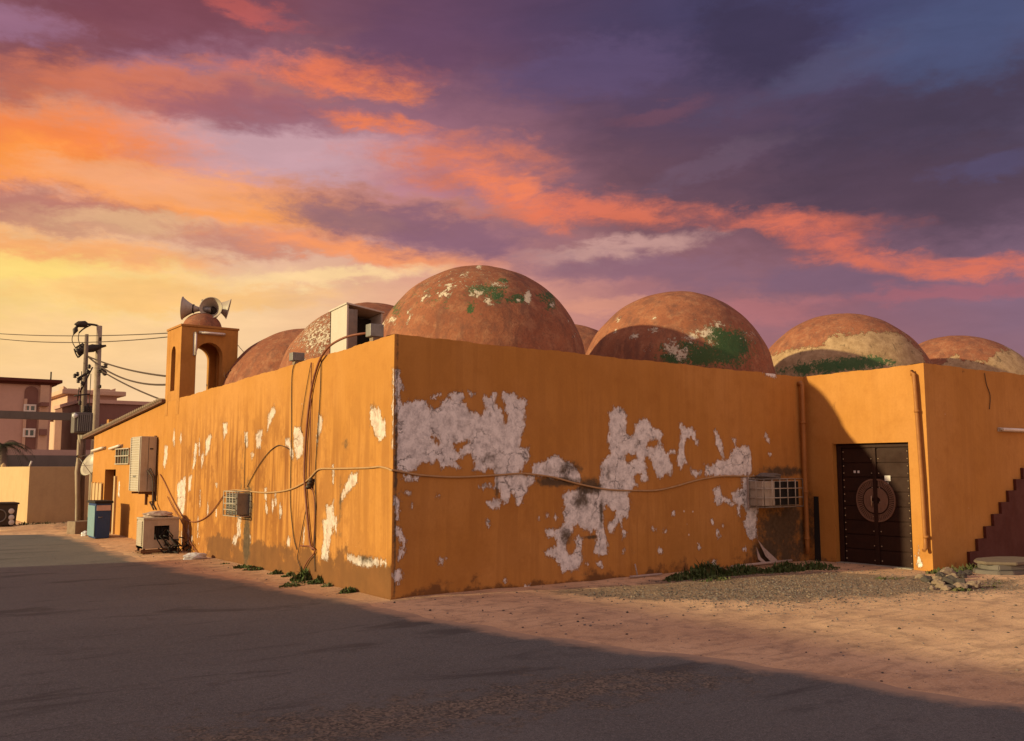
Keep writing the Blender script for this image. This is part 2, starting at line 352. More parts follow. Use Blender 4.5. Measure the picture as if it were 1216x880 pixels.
M['stone'] = weath('stone', (.25, .175, .12), (.12, .08, .055), 8., .9)
M['bag'] = weath('plastic_bag', (.62, .60, .60), (.45, .42, .42), 14., .45, 0., .5)
M['crate'] = weath('dark_bin', (.060, .038, .026), (.035, .024, .018), 8., .6)
M['tube'] = weath('tube_lamp', (.74, .62, .54), (.5, .38, .3), 9., .4)
M['tankwhite'] = weath('dish_white', (.66, .58, .52), (.45, .36, .3), 4., .5)
M['card'] = weath('torn_board', (.42, .31, .26), (.22, .15, .12), 9., .9)
M['peb1'] = weath('pebble_grey', (.18, .145, .125), (.10, .08, .06), 20.); M['peb2'] = weath('pebble_dark', (.07, .055, .045), (.04, .03, .025), 20.); M['peb3'] = weath('pebble_pale', (.30, .22, .155), (.2, .15, .1), 20.)
M['slabtop'] = weath('slab_top', (.17, .125, .09), (.10, .07, .05), 6.)
M['eave'] = weath('eave_boards', (.15, .07, .045), (.08, .04, .03), 7., .8)

def foliage(name, a, b):
    m, h = mat(name, .7, .25)
    h.set(h.b.inputs['Base Color'], h.mix(h.noise(h.co, 9., 3., .6), a, b)); return m
M['weed'] = foliage('weed_leaf', (.030, .055, .012), (.085, .105, .03))
M['dryweed'] = foliage('dry_leaf', (.13, .10, .04), (.05, .06, .02))
M['palm'] = foliage('palm_leaf', (.025, .035, .012), (.07, .06, .025))

# dome render: terracotta wash with green paint showing, pale flakes and a bare lower skim
def dome_material():
    m, h = mat('terracotta_dome_render', .9, .15)
    n1 = h.noise(h.co, 1.1, 5., .62); n2 = h.noise(h.co, 6., 7., .68); n3 = h.noise(h.co, 30., 5., .7)
    c = h.mix(h.mr(n1, .3, .7), (.235, .080, .044), (.325, .122, .062))
    c = h.mix(h.mr(n2, .46, .66, 0., .75), c, (.36, .165, .09)); c = h.mix(h.mr(n3, .46, .66, 0., .5), c, (.15, .06, .038)); c = h.mix(h.mr(h.noise(h.co, 2.6, 9., .75), .50, .64, 0., .6), c, (.17, .075, .05))
    st = h.noise(h.map(h.co, (5., 5., .7)), 1., 5., .6, .3); c = h.mix(h.mr(st, .50, .66, 0., .6), c, (.15, .065, .045))
    wob = h.m('MULTIPLY', h.m('SUBTRACT', h.noise(h.co, 7., 9., .80), .5), .75)
    skim = h.mr(h.m('ADD', attr(h, 'skim'), wob), -.004, .012)
    tan = h.mix(h.mr(n2, .35, .7), (.30, .185, .10), (.44, .29, .165)); tan = h.mix(h.mr(h.noise(h.map(h.co, (1, 1, .6)), 7., 8., .75, .8), .56, .66, 0., .8), tan, (.09, .06, .035))
    c = h.mix(skim, c, tan)
    g = h.mr(h.m('ADD', attr(h, 'green'), h.m('MULTIPLY', h.m('SUBTRACT', h.noise(h.co, 15., 9., .85), .5), 3.4)), .40, .56, 0., .88)
    c = h.mix(g, c, h.mix(n3, (.012, .055, .018), (.03, .12, .045)))
    fl = h.mr(h.m('ADD', attr(h, 'flake'), h.m('MULTIPLY', h.m('SUBTRACT', h.noise(h.co, 15., 9., .84), .5), 4.2)), .66, .74)
    c = h.mix(fl, c, h.mix(n3, (.50, .38, .27), (.62, .52, .40)))
    h.set(h.b.inputs['Base Color'], c)
    bump(h, h.m('ADD', h.m('ADD', h.m('MULTIPLY', n3, .25), n2), h.m('SUBTRACT', h.m('MULTIPLY', skim, -.6), h.m('MULTIPLY', fl, .4))), .9, .014)
    return m
M['dome'] = dome_material()

# ground sand, asphalt
def sand_material():
    m, h = mat('packed_sand', .95, .12)
    n1 = h.noise(h.co, .45, 6., .62); n2 = h.noise(h.co, 3.5, 8., .68); n3 = h.noise(h.co, 45., 5., .75)
    tr = h.noise(h.map(h.co, (.8, 8.5, 1), (0, 0, 0), (0, 0, .68)), 1., 7., .66, .5)        # tyre and foot tracks
    c = h.mix(h.mr(n1, .35, .68), (.55, .325, .185), (.72, .45, .26))
    c = h.mix(h.mr(n2, .45, .68, 0., .7), c, (.28, .17, .11)); c = h.mix(h.mr(tr, .50, .66, 0., .45), c, (.30, .185, .12))
    c = h.mix(h.mr(n3, .52, .66, 0., .7), c, (.68, .49, .34)); c = h.mix(h.mr(h.noise(h.co, 60., 6., .82), .57, .63, 0., .75), c, (.13, .08, .05))
    gv = h.mr(h.m('ADD', attr(h, 'gravel'), h.m('MULTIPLY', h.m('SUBTRACT', h.noise(h.co, 2.2, 8., .75), .5), 2.4)), .35, .85)
    peb = h.n('ShaderNodeTexVoronoi', {'Vector': h.co, 'Scale': 42.})
    c = h.mix(h.m('MULTIPLY', gv, .72), c, h.mix(h.mr(peb.outputs['Color'], .1, .9), (.055, .043, .035), (.24, .18, .13)))
    h.set(h.b.inputs['Base Color'], c)
    b1 = h.m('ADD', h.m('MULTIPLY', n2, 1.2), h.m('ADD', h.m('MULTIPLY', tr, 1.), h.m('MULTIPLY', n3, .35)))
    bump(h, h.m('ADD', b1, h.m('MULTIPLY', h.m('MULTIPLY', peb.outputs[0], gv), -1.)), .9, .022)
    return m
M['sand'] = sand_material()
def road_material():
    m, h = mat('old_asphalt', .85, .3)
    n1 = h.noise(h.co, .5, 6., .62, .4); n2 = h.noise(h.co, 7., 7., .7); n3 = h.noise(h.co, 95., 6., .85)
    c = h.mix(h.mr(n1, .35, .68), (.102, .098, .092), (.130, .123, .114)); c = h.mix(h.mr(n2, .5, .75, 0., .5), c, (.118, .094, .076))
    n4 = h.noise(h.co, 30., 6., .82); c = h.mix(h.mr(n4, .50, .64, 0., .55), c, (.17, .155, .14)); c = h.mix(h.mr(n4, .50, .38, 0., .5), c, (.06, .055, .052)); c = h.mix(h.mr(n3, .50, .62, 0., .75), c, (.27, .245, .22)); c = h.mix(h.mr(h.noise(h.co, 70., 6., .85), .54, .62, 0., .75), c, (.030, .027, .026))
    # oil and damp stains, long and lying along the lane
    sn = h.noise(h.map(h.co, (.45, 1.5, 1), (4.3, 2.2, 0), (0, 0, .62)), 1., 6., .66, .6); c = h.mix(h.mr(sn, .54, .64, 0., .65), c, (.052, .047, .045))
    # exposed aggregate band
    ag = h.mr(h.m('ADD', attr(h, 'worn'), h.m('MULTIPLY', h.m('SUBTRACT', h.noise(h.co, 5., 8., .75), .5), 2.2)), .35, .8)
    peb = h.n('ShaderNodeTexVoronoi', {'Vector': h.co, 'Scale': 55.})
    c = h.mix(h.m('MULTIPLY', ag, .75), c, h.mix(h.mr(peb.outputs['Color'], .2, .9), (.05, .04, .032), (.30, .225, .155)))
    # cracks
    wob = h.noise(h.co, 2.2, 5., .7, 0., 1)
    ce = h.n('ShaderNodeTexVoronoi', {'Vector': h.vm('ADD', h.co, h.vm('MULTIPLY', wob, (.8, .8, 0.))), 'Scale': .55}, feature='DISTANCE_TO_EDGE').outputs[0]
    ck = h.m('MULTIPLY', h.mr(ce, .0, .008, 1., 0.), h.mr(h.noise(h.co, .8, 3., .5), .5, .58)); c = h.mix(h.m('MULTIPLY', ck, .22), c, (.03, .017, .015))
    # blown sand on the margin
    sd_ = h.mr(h.m('ADD', attr(h, 'sandy'), h.m('MULTIPLY', h.m('SUBTRACT', h.noise(h.co, 2.4, 8., .72), .5), 1.3)), .4, .95)
    c = h.mix(sd_, c, h.mix(n2, (.34, .215, .14), (.46, .30, .195)))
    h.set(h.b.inputs['Base Color'], c)
    hg = h.m('ADD', h.m('MULTIPLY', n3, .6), h.m('ADD', h.m('MULTIPLY', n2, .5), h.m('MULTIPLY', ck, -.5)))
    bump(h, h.m('ADD', hg, h.m('MULTIPLY', h.m('MULTIPLY', peb.outputs[0], ag), -1.5)), .8, .012)
    return m
M['road'] = road_material()

# ------------------------------------------------------------------ signed distance attributes
def crop(ox, oy, s, pts): return [(ox+x/s, oy+y/s) for x, y in pts]
def sdf(P, polys, holes=()):
    """P (n,2); + inside. union of polys minus holes"""
    def one(poly):
        A = np.array(poly); Bq = np.roll(A, -1, 0); d2 = np.full(len(P), 1e9); ins = np.zeros(len(P), bool)
        for a, b in zip(A, Bq):
            e = b-a; t = np.clip(((P-a)@e)/max(e@e, 1e-12), 0, 1); q = P-(a+t[:, None]*e); d2 = np.minimum(d2, (q*q).sum(1))
            c = (a[1] > P[:, 1]) != (b[1] > P[:, 1])
            with np.errstate(divide='ignore', invalid='ignore'): xs = (b[0]-a[0])*(P[:, 1]-a[1])/(b[1]-a[1]+1e-20)+a[0]
            ins ^= c & (P[:, 0] < xs)
        return np.where(ins, 1, -1)*np.sqrt(d2)
    r = np.full(len(P), -1e3)
    for p in polys: r = np.maximum(r, one(p))
    for p in holes: r = np.minimum(r, -one(p))
    return r
def blobs(P, L):
    r = np.zeros(len(P))
    for (x, y, rx, ry, a) in L: r = np.maximum(r, a*np.exp(-(((P[:, 0]-x)/rx)**2+((P[:, 1]-y)/ry)**2)))
    return r
def set_attr(me, n, arr):
    a = me.attributes.new(n, 'FLOAT', 'POINT'); a.data.foreach_set('value', np.asarray(arr, np.float32))
def wall_sheet(origin, du, L, zb, ztop, step, thick, nrm, holes=(), cap0=True, cap1=True, t0=0., t1=0.):
    """a thick wall: fine front sheet (s along du, z up) with rectangular openings, plus back and reveals. ztop(s)."""
    zt_ = ztop; wv = lambda q: .006*math.sin(2.9*q)+.004*math.sin(7.3*q+1)+.003*math.sin(17*q+2)+.002*math.sin(41*q)
    ztop = lambda q: zt_(q)+(wv(q)-wv(0))*min(1, q/.3, max(0, L-q)/.3)
    o = Vector(origin); du = Vector(du); nrm = Vector(nrm)
    ss = sorted(set(list(np.linspace(0, L, int(L/step)+1))+[hh[0] for hh in holes]+[hh[1] for hh in holes]))
    zz = sorted(set(list(np.linspace(0, 1, int((ztop(0)-zb)/step)+1))))
    hz = sorted(set([hh[2] for hh in holes]+[hh[3] for hh in holes]))
    cols = []
    bmv = []; fc = []; idx = {}
    nz = len(zz)
    # rows snap to hole heights so openings stay crisp
    base = np.array([zb+(ztop(0)-zb)*t for t in zz])
    for q in hz: base[np.argmin(abs(base-q))] = q
    for i, s_ in enumerate(ss):
        k = ztop(s_)-ztop(0)
        for j in range(nz):
            z = base[j]+(k*max(0, (base[j]-2.4)/(ztop(0)-2.4)) if base[j] > 2.4 else 0)
            bmv.append(o+du*s_+Vector((0, 0, z-o.z)))
    for i in range(len(ss)-1):
        for j in range(nz-1):
            sc, zc = (ss[i]+ss[i+1])/2, (base[j]+base[j+1])/2
            if any(h_[0] < sc < h_[1] and h_[2] < zc < h_[3] for h_ in holes): continue
            fc.append((i*nz+j, (i+1)*nz+j, (i+1)*nz+j+1, i*nz+j+1))
    n0 = len(bmv); s_all = np.repeat(ss, nz); z_all = np.array([v.z for v in bmv])
    # back shell
    ext = []
    def q4(a, b, c, d): k = len(bmv)+len(ext); ext.extend([a, b, c, d]); fc.append((k, k+1, k+2, k+3))
    t = -nrm*thick
    P = lambda s_, z: o+du*s_+Vector((0, 0, z-o.z))
    e0, e1 = ztop(0), ztop(L)
    q4(P(0, zb)+t, P(L, zb)+t, P(L, e1)+t, P(0, e0)+t) if not holes else None
    sx_ = [t0]+[q for q in ss if t0 < q < L-t1]+[L-t1]
    for qa, qb in zip(sx_[:-1], sx_[1:]): q4(P(qa, ztop(qa)), P(qb, ztop(qb)), P(qb, ztop(qb))+t, P(qa, ztop(qa))+t)
    if cap0: q4(P(0, zb), P(0, e0), P(0, e0)+t, P(0, zb)+t)
    if cap1: q4(P(L, zb), P(L, e1), P(L, e1)+t, P(L, zb)+t)
    for (a, b, c, d) in holes:
        q4(P(a, c), P(a, d), P(a, d)+t, P(a, c)+t); q4(P(b, c), P(b, d), P(b, d)+t, P(b, c)+t); q4(P(a, d), P(b, d), P(b, d)+t, P(a, d)+t); q4(P(a, c), P(b, c), P(b, c)+t, P(a, c)+t)
    me = bpy.data.meshes.new('wall'); me.from_pydata(bmv+ext, [], fc); me.update()
    pad = lambda arr, v: np.concatenate([arr, np.full(len(ext), v)])
    return me, s_all, z_all, n0, pad
def finish(me, n0, pad, **kw):
    for k in ('peel', 'mould', 'dirt', 'streak', 'chips', 'thin'):
        set_attr(me, k, pad(kw.get(k, np.full(n0, -.3 if k == 'peel' else 0.)), -.3 if k == 'peel' else 0.))

# ------------------------------------------------------------------ ground + road
LB, WD = 8.22, 2.25
def edge_x(y):       # road margin: sand lies to the +x side
    ys = [-60, -9.5, -6.95, -6.09, -5.13, -4.35, -2.66, -.60, 1.5, 3.6, 5.2, 6.8, 8.5, 10.2, 12.5, 15.0, 15.9, 60]
    xs = [12., 1.6, 1.06, .84, .61, .46, -.12, -.35, -.52, -.82, -1.00, -1.10, -1.12, -1.05, -.95, -1.15, -3.2, -30]
    x = np.interp(y, ys, xs)
    return x+.05*np.sin(y*2.3+1)+.035*np.sin(y*5.1)+.02*np.sin(y*11.7+2)
def hn(x, y): return .5*np.sin(x*1.7+.6*y)+.5*np.sin(y*2.3-.5*x+2)+.3*np.sin(x*5.3+y*3.1)+.2*np.sin(x*9.1-y*7.7)
def graded(lo, hi, a, b, st):
    core = list(np.arange(a, b, st)); out = []; x = a; d = st
    left = []
    while x > lo: d *= 1.35; x -= d; left.append(x)
    right = []; x = core[-1]; d = st
    while x < hi: d *= 1.35; x += d; right.append(x)
    return np.array(left[::-1]+core+right)
gx = graded(-400, 400, -5., 14., .09); gy = graded(-400, 600, -9.5, 24., .09)
X, Y = np.meshgrid(gx, gy, indexing='ij'); d = X-edge_x(Y)
fadef = np.clip(1-np.maximum(np.abs(X-4.5)-11, np.abs(Y-6)-17)/6, 0, 1)
Z = np.where(d > 0, .012*hn(X, Y)*np.clip(d/.8, 0, 1)*fadef+.02*np.clip(d/.7, 0, 1), -.03*np.clip(-d/.10, 0, 1))
Z += np.where(d > 0, .05*np.exp(-(((X-7.4)/1.1)**2+((Y+2.9)/.6)**2)), 0)
def gz(x, y):
    dd = x-float(edge_x(y)); 
    if dd <= 0: return 0.0
    return .012*float(hn(x, y))*min(dd/.8, 1)+.02*min(dd/.7, 1)+.05*math.exp(-(((x-7.4)/1.1)**2+((y+2.9)/.6)**2))
nx, ny = X.shape
vs = np.stack([X, Y, Z], -1).reshape(-1, 3)
fs = [(i*ny+j, (i+1)*ny+j, (i+1)*ny+j+1, i*ny+j+1) for i in range(nx-1) for j in range(ny-1)]
me = bpy.data.meshes.new('ground'); me.from_pydata(vs.tolist(), [], fs); me.update()
xf, yf = X.ravel(), Y.ravel()
gpoly = [tuple(onz(u, v)[:2]) for u, v in [(640, 703), (760, 693), (880, 681), (985, 679), (1085, 688), (1150, 694), (1216, 690), (1216, 702), (1100, 708), (1000, 712), (900, 716), (800, 716), (700, 712)]]
gp = sdf(np.stack([xf, yf], -1), [gpoly])
set_attr(me, 'gravel', np.clip(.5+gp*1.6, 0, 1))
me.polygons.foreach_set('use_smooth', [True]*len(fs))
ground = link('ground', me, M['sand']); tag(ground, kind='structure')

rt = np.concatenate([[0, .02, .05, .1, .17, .27, .4, .6, .9, 1.3, 1.8, 2.4], np.arange(3.1, 18, .8)])
ry = np.concatenate([np.arange(-60, -9.5, 2), np.arange(-9.5, 17.6, .06), np.arange(17.6, 60, 2.)])
rv = []; ra = []; rw = []
for y in ry:
    ex = float(edge_x(y))+.02
    for t in rt:
        x = ex-t; rv.append((x, y, .004+.001*math.sin(x*3+y))); ra.append(max(0, 1-t/.55) if t < .55 else 0)
rv = np.array(rv); ra = np.array(ra); far = np.clip((rv[:, 1]-8.5)/5, 0, 1)*.12; ra = np.maximum(ra, far)
bandp = [tuple(onz(u, v)[:2]) for u, v in [(170, 880), (330, 862), (470, 838), (600, 826), (700, 805), (800, 800), (860, 806), (760, 822), (640, 838), (540, 858), (420, 885)]]
bs = sdf(rv[:, :2], [bandp]); worn = np.clip(.6+bs*.7, 0, .85)
worn = np.maximum(worn, np.clip(.42+.0*bs-np.abs(sdf(rv[:, :2], [[tuple(onz(u, v)[:2]) for u, v in [(610, 800), (680, 806), (715, 800), (650, 795)]]]))*.6, 0, .5))
nr = len(rt)
fs = [(i*nr+j, (i+1)*nr+j, (i+1)*nr+j+1, i*nr+j+1) for i in range(len(ry)-1) for j in range(nr-1)]
me = bpy.data.meshes.new('road'); me.from_pydata(rv.tolist(), [], fs); me.update()
set_attr(me, 'sandy', ra); set_attr(me, 'worn', worn)
bmm = bmesh.new(); bmm.from_mesh(me); bmesh.ops.recalc_face_normals(bmm, faces=bmm.faces[:])
if sum(f.normal.z for f in bmm.faces) < 0: bmesh.ops.reverse_faces(bmm, faces=bmm.faces[:])
bmm.to_mesh(me); bmm.free()
road = link('road', me, M['road']); tag(road, kind='structure')
# across the road another sand verge is the ground sheet itself

# ------------------------------------------------------------------ the mosque
mosque = empty('mosque', (0, 0, 0), 'low ochre mosque with peeling walls, terracotta domes and an arched corner tower', 'mosque')
# right face (y = 0), s = x
HA, HB, HC = 3.28, 3.22, 3.26
me, s_, z_, n0, pad = wall_sheet((0, 0, -.3), (1, 0, 0), LB, -.3, lambda s: HA+(HB-HA)*s/LB, .024, .22, (0, -1, 0), cap0=False, cap1=False)
def W0(pts): return [(lambda p: (p[0], p[2]))(ony(u, v, 0.)) for u, v in pts]
cA = lambda p: W0(crop(440, 440, 5.5, p)); cC = lambda p: W0(crop(640, 560, 6.283, p)); cD = lambda p: W0(crop(700, 460, 5.5, p)); cE = lambda p: W0(crop(820, 520, 4.886, p)); c5 = lambda p: W0(crop(440, 440, 3.143, p))
polys = [
 W0([(905,441),(922,443),(921,449),(912,447)]),
 cA([(165,205),(200,200),(215,215),(235,195),(265,205),(310,185),(365,195),(375,240),(410,255),(440,240),(460,200),(500,185),(525,195),(515,150),(540,135),(590,140),(610,175),(590,205),(620,220),(645,265),(700,275),(722,300),(740,270),(755,240),(735,200),(745,160),(775,175),(790,145),(820,150),(812,200),(850,255),(868,290),(873,345),(885,345),(893,300),(875,225),(852,150),(870,135),(890,150),(940,145),(960,180),(1015,195),(1022,225),(1000,300),(1005,330),(995,400),(985,440),(975,500),(1000,515),(1040,505),(1040,560),(1020,600),(990,650),(960,685),(870,688),(830,690),(800,650),(770,640),(750,650),(725,665),(690,660),(670,650),(690,620),(680,590),(665,550),(625,545),(590,570),(555,590),(580,625),(605,650),(590,660),(550,635),(520,625),(470,640),(455,600),(440,585),(410,610),(370,595),(320,605),(305,650),(250,660),(165,655)]),
 cA([(815,690),(870,675),(1000,672),(1060,690),(1070,735),(1030,760),(1000,830),(975,885),(955,890),(940,820),(915,790),(895,860),(870,870),(850,800),(810,760)]),
 c5([(435,490),(470,478),(495,490),(480,510),(445,515)]), c5([(405,430),(450,425),(450,436),(408,440)]), c5([(365,80),(390,85),(380,100)]), c5([(228,105),(245,85),(258,92),(240,112)]),
 cA([(1045,625),(1100,600),(1140,595),(1170,570),(1215,555),(1250,580),(1300,595),(1350,640),(1370,680),(1365,730),(1300,720),(1180,700),(1060,690)]),
 cC([(200,150),(180,190),(190,260),(180,320),(200,350),(180,400),(130,430),(50,440),(60,490),(110,490),(140,520),(130,560),(90,570),(40,590),(50,625),(110,640),(150,690),(170,750),(230,740),(290,730),(330,670),(320,600),(325,540),(320,500),(290,480),(270,500),(275,560),(250,620),(215,620),(205,560),(215,500),(250,450),(255,400),(290,400),(340,440),(380,450),(430,430),(430,490),(410,600),(430,630),(510,615),(515,560),(500,490),(490,440),(480,370),(470,310),(500,245),(540,280),(575,290),(560,350),(520,380),(510,410),(525,460),(555,450),(590,380),(620,430),(625,510),(650,460),(640,440),(615,400),(620,340),(660,350),(680,260),(670,180),(670,120),(460,100),(400,130),(300,130)]),
 cD([(65,665),(70,560),(80,480),(130,450),(135,380),(115,350),(125,300),(125,240),(135,215),(125,170),(160,150),(155,130),(200,128),(235,160),(240,180),(235,210),(245,300),(265,320),(290,290),(300,240),(330,212),(370,205),(400,235),(425,270),(470,285),(480,310),(465,345),(475,395),(520,450),(530,480),(545,510),(540,560),(525,580),(510,555),(480,580),(465,600),(440,570),(430,540),(410,510),(400,460),(365,450),(360,480),(375,530),(380,600),(355,625),(335,600),(340,565),(300,560),(290,600),(310,640),(290,650),(270,670),(258,700),(60,700)]),
 cD([(590,235),(625,265),(670,260),(690,285),(695,330),(715,360),(705,378),(685,350),(665,320),(630,345),(618,380),(620,440),(640,500),(620,490),(600,540),(580,510),(570,480),(580,420),(590,340),(600,310),(590,270)]),
 cD([(820,275),(845,310),(870,380),(882,460),(865,455),(850,400),(822,370),(816,300)]), cD([(665,530),(690,545),(730,545),(725,575),(690,585),(665,565)]), cD([(525,413),(560,413),(560,430),(525,430)]),
 cE([(75,155),(120,165),(160,130),(225,130),(235,80),(265,55),(335,45),(350,90),(355,150),(348,215),(170,222),(85,215),(95,190)]),
 cE([(300,225),(390,225),(392,420),(380,480),(385,580),(350,590),(325,560),(310,490),(330,440),(300,390),(245,370),(240,320),(280,300),(300,290)]),
 cE([(130,300),(165,285),(185,330),(255,380),(245,395),(190,370),(160,390),(130,375),(145,340)]), cE([(140,0),(165,0),(192,60),(190,120),(175,90),(150,40)]), cE([(238,0),(262,0),(255,40),(243,20)]), cE([(20,0),(35,0),(48,40),(30,35)]),
 cE([(120,715),(145,712),(150,745),(190,760),(192,785),(135,785)]), cE([(270,395),(288,395),(285,455),(272,455)]), cE([(155,565),(172,565),(172,585),(158,585)]), cE([(308,642),(322,642),(322,655),(308,655)]),
 c5([(92,0),(108,0),(120,70),(110,80),(106,160),(94,160)]), c5([(90,470),(110,480),(106,560),(92,560)]), c5([(90,580),(112,590),(130,640),(128,680),(108,710),(100,700),(116,650),(104,610),(90,620)]), c5([(80,760),(108,745),(122,765),(110,800),(88,790)]),
 c5([(255,705),(272,700),(268,722),(256,726)]), c5([(570,800),(595,798),(600,825),(570,822)]), c5([(120,390),(190,395),(170,412),(120,405)]), c5([(110,450),(155,450),(150,460),(112,458)]),
 cC([(430,680),(470,670),(475,710),(440,700)]), cC([(360,690),(380,690),(375,710)]), cC([(685,600),(715,600),(700,612)]),
]
for (u, v, r) in [(784,654,2.6),(790,630,1.6),(852,632,1.8),(776,628,1.8),(800,610,1.5),(830,650,1.5),(884,652,2.),(910,518,2.),(914,540,1.6),(846,620,1.6),(858,624,1.6),(579,622,2.4),(520,590,1.6),(489,601,1.4),(530,662,1.4),(640,616,2.),(650,612,1.6),(660,614,1.6),(912,522,2.2),(740,655,1.4),(600,690,1.5),(676,706,1.6)]:
    polys.append(W0([(u+r*math.cos(a)*random.uniform(.7, 1.3), v+1.5*r*math.sin(a)*random.uniform(.7, 1.3)) for a in np.linspace(0, 6.28, 7)[:-1]]))
holes = [cA([(395,430),(430,425),(455,460),(450,485),(425,470)]), cA([(540,480),(590,465),(650,460),(645,485),(610,495),(575,535),(550,510)]), cD([(372,392),(390,345),(450,335),(455,355),(430,392)]), cD([(225,450),(250,435),(300,440),(310,465),(270,490),(240,495)])]
P2 = np.stack([s_, z_], -1)
pe = np.clip(sdf(P2, polys, holes), -.25, .25)+.002
def wb(u, v, ru, rv, a): p = ony(u, v, 0.); q = ony(u+ru, v, 0.); r_ = ony(u, v-rv, 0.); return (p[0], p[2], abs(q[0]-p[0]), abs(r_[2]-p[2]), a)
mould = blobs(P2, [wb(676, 556, 20, 10, .62), wb(664, 572, 34, 7, .85), wb(700, 578, 18, 11, .95), wb(690, 592, 14, 16, .7), wb(648, 560, 12, 6, .4), wb(672, 636, 12, 14, .6), wb(580, 545, 16, 10, .5), wb(590, 556, 14, 6, .4), wb(722, 560, 9, 20, .42), wb(590, 578, 3, 20, .7), wb(714, 610, 3, 24, .75), wb(700, 638, 16, 2.5, .8), wb(690, 682, 20, 3, .35),
                   wb(926, 628, 32, 34, .85), wb(936, 655, 26, 24, .75), wb(912, 655, 20, 22, .95), wb(938, 612, 16, 16, .95), wb(930, 560, 28, 8, .8), wb(952, 640, 5, 40, .75), wb(886, 590, 8, 20, .4), wb(469.8, 560, 2.2, 240, .75), wb(468.5, 500, 5, 12, .5), wb(660, 660, 10, 10, .4), wb(850, 556, 10, 3, .4)])
dirt = np.clip(.62-(z_-0.0)*2.2, 0, .75)*.85+blobs(P2, [wb(900, 655, 60, 14, .3), wb(620, 700, 180, 8, .25)])
streak = np.clip(.35+blobs(P2, [wb(720, 600, 120, 90, .4), wb(925, 620, 40, 60, .9)]), 0, 1)*.55
finish(me, n0, pad, peel=pe, mould=mould, dirt=dirt, streak=streak, chips=blobs(P2, [wb(810, 620, 60, 50, .6), wb(640, 620, 60, 30, .3), wb(480, 560, 6, 200, .9)]))
me.polygons.foreach_set('use_smooth', [False]*len(me.polygons))
o = link('wall', me, M['wall'], mosque); o['label'] = 'shaded street wall with big patches of bare grey plaster'

# left face (x = 0), s = y, seen from -x
YT0, YT1 = 8.95, 9.95
me, s_, z_, n0, pad = wall_sheet((0, .0, -.3), (0, 1, 0), YT1, -.3, lambda s: 3.277+(3.0-3.277)*s/YT1, .03, .22, (-1, 0, 0), cap0=False, t0=.22)
def W1(pts): return [(lambda p: (p[1], p[2]))(onx(u, v, 0.)) for u, v in pts]
c4 = lambda p: W1(crop(240, 390, 2.666, p)); c3 = lambda p: W1(crop(90, 490, 4.4, p))
lp = [c4(q) for q in [[(535,245),(560,255),(580,300),(580,340),(560,360),(545,330),(530,300)], [(290,315),(310,310),(322,345),(318,400),(300,418),(290,380)], [(370,270),(382,280),(380,320),(368,345),(365,300)],
  [(390,560),(415,560),(418,620),(405,680),(400,730),(375,735),(385,650),(380,610),(395,600)], [(440,520),(470,460),(495,455),(490,490),(460,520),(440,545)], [(460,715),(520,725),(580,730),(585,750),(500,755),(460,735)],
  [(226,240),(234,260),(217,300),(205,325),(208,280)], [(65,300),(80,300),(80,330),(68,350)], [(10,355),(25,335),(24,385),(10,405)], [(603,130),(612,130),(609,380),(601,380)], [(137,345),(145,345),(145,375),(137,375)], [(170,330),(190,320),(185,380),(172,380)], [(263,350),(280,345),(280,380),(264,370)], [(152,395),(165,395),(160,420)], [(100,655),(112,660),(108,690),(95,680)], [(270,660),(280,660),(278,690),(268,690)]]]
lp += [c3(q) for q in [[(465,170),(480,175),(478,240),(465,290),(456,280)], [(530,370),(575,330),(572,470),(560,540),(530,480)], [(622,160),(636,160),(625,270),(608,310)], [(700,110),(712,120),(690,210),(675,225)], [(655,230),(668,200),(668,260),(655,290)], [(590,330),(606,330),(600,410),(588,410)], [(820,655),(838,650),(835,690),(820,690)], [(845,540),(865,545),(860,640),(840,650)], [(880,100),(900,105),(895,150),(882,160)], [(905,640),(920,650),(915,690)], [(730,370),(742,375),(735,400)]]]
rq = random.Random(31)
for _ in range(24):
    u = rq.choice([rq.uniform(196, 262), rq.uniform(300, 400)]) if _ % 3 else rq.uniform(205, 345); v = rq.uniform(505, 640); hgt = rq.uniform(5, 17); wd = rq.uniform(.7, 2.0)
    lp.append(W1([(u+wd*math.sin(t_)*rq.uniform(.5, 1.3), v-hgt*math.cos(t_)) for t_ in np.linspace(0, 6.28, 9)[:-1]]))
P2 = np.stack([s_, z_], -1)
pe = np.clip(sdf(P2, lp)+.0, -.25, .25)-.002
def lb(u, v, ru, rv, a): p = onx(u, v, 0.); q = onx(u+ru, v, 0.); r_ = onx(u, v-rv, 0.); return (p[1], p[2], abs(q[1]-p[1]), abs(r_[2]-p[2]), a)
mould = blobs(P2, [lb(293, 640, 4.5, 34, 1.15), lb(294, 600, 7, 26, 1.1), lb(287, 560, 2, 40, .45), lb(434, 664, 16, 6, .6), lb(404, 600, 2.5, 60, .5), lb(208, 635, 6, 22, .9), lb(250, 520, 2.5, 20, .25), lb(443, 490, 2.5, 30, .35), lb(318, 490, 2, 30, .3), lb(468.5, 560, 1.2, 150, .7), lb(190, 560, 3, 24, .8), lb(410, 527, 5, 8, .5)])
band = np.interp(z_, [-.1, .36, .52, .8], [.95, .70, .22, 0])*np.interp(s_, [0, 6.6, 7.4], [1, 1, .1])
dirt = band+blobs(P2, [lb(440, 690, 30, 20, .3)])
streak = np.interp(s_, [0, 1.6, 3, 8.5, 9.6], [.45, .65, 1.15, 1.15, .2])*np.interp(z_, [.3, .8, 1.9, 2.6, 3.0], [.8, 1, 1, .35, .05])
finish(me, n0, pad, peel=pe, mould=mould, dirt=dirt, streak=streak, chips=np.zeros(n0)+.1, thin=np.full(n0, .40))
me.polygons.foreach_set('use_smooth', [False]*len(me.polygons))
o = link('wall', me, M['wall'], mosque); o['label'] = 'sunlit street wall with rain streaks and thin flaked scars'

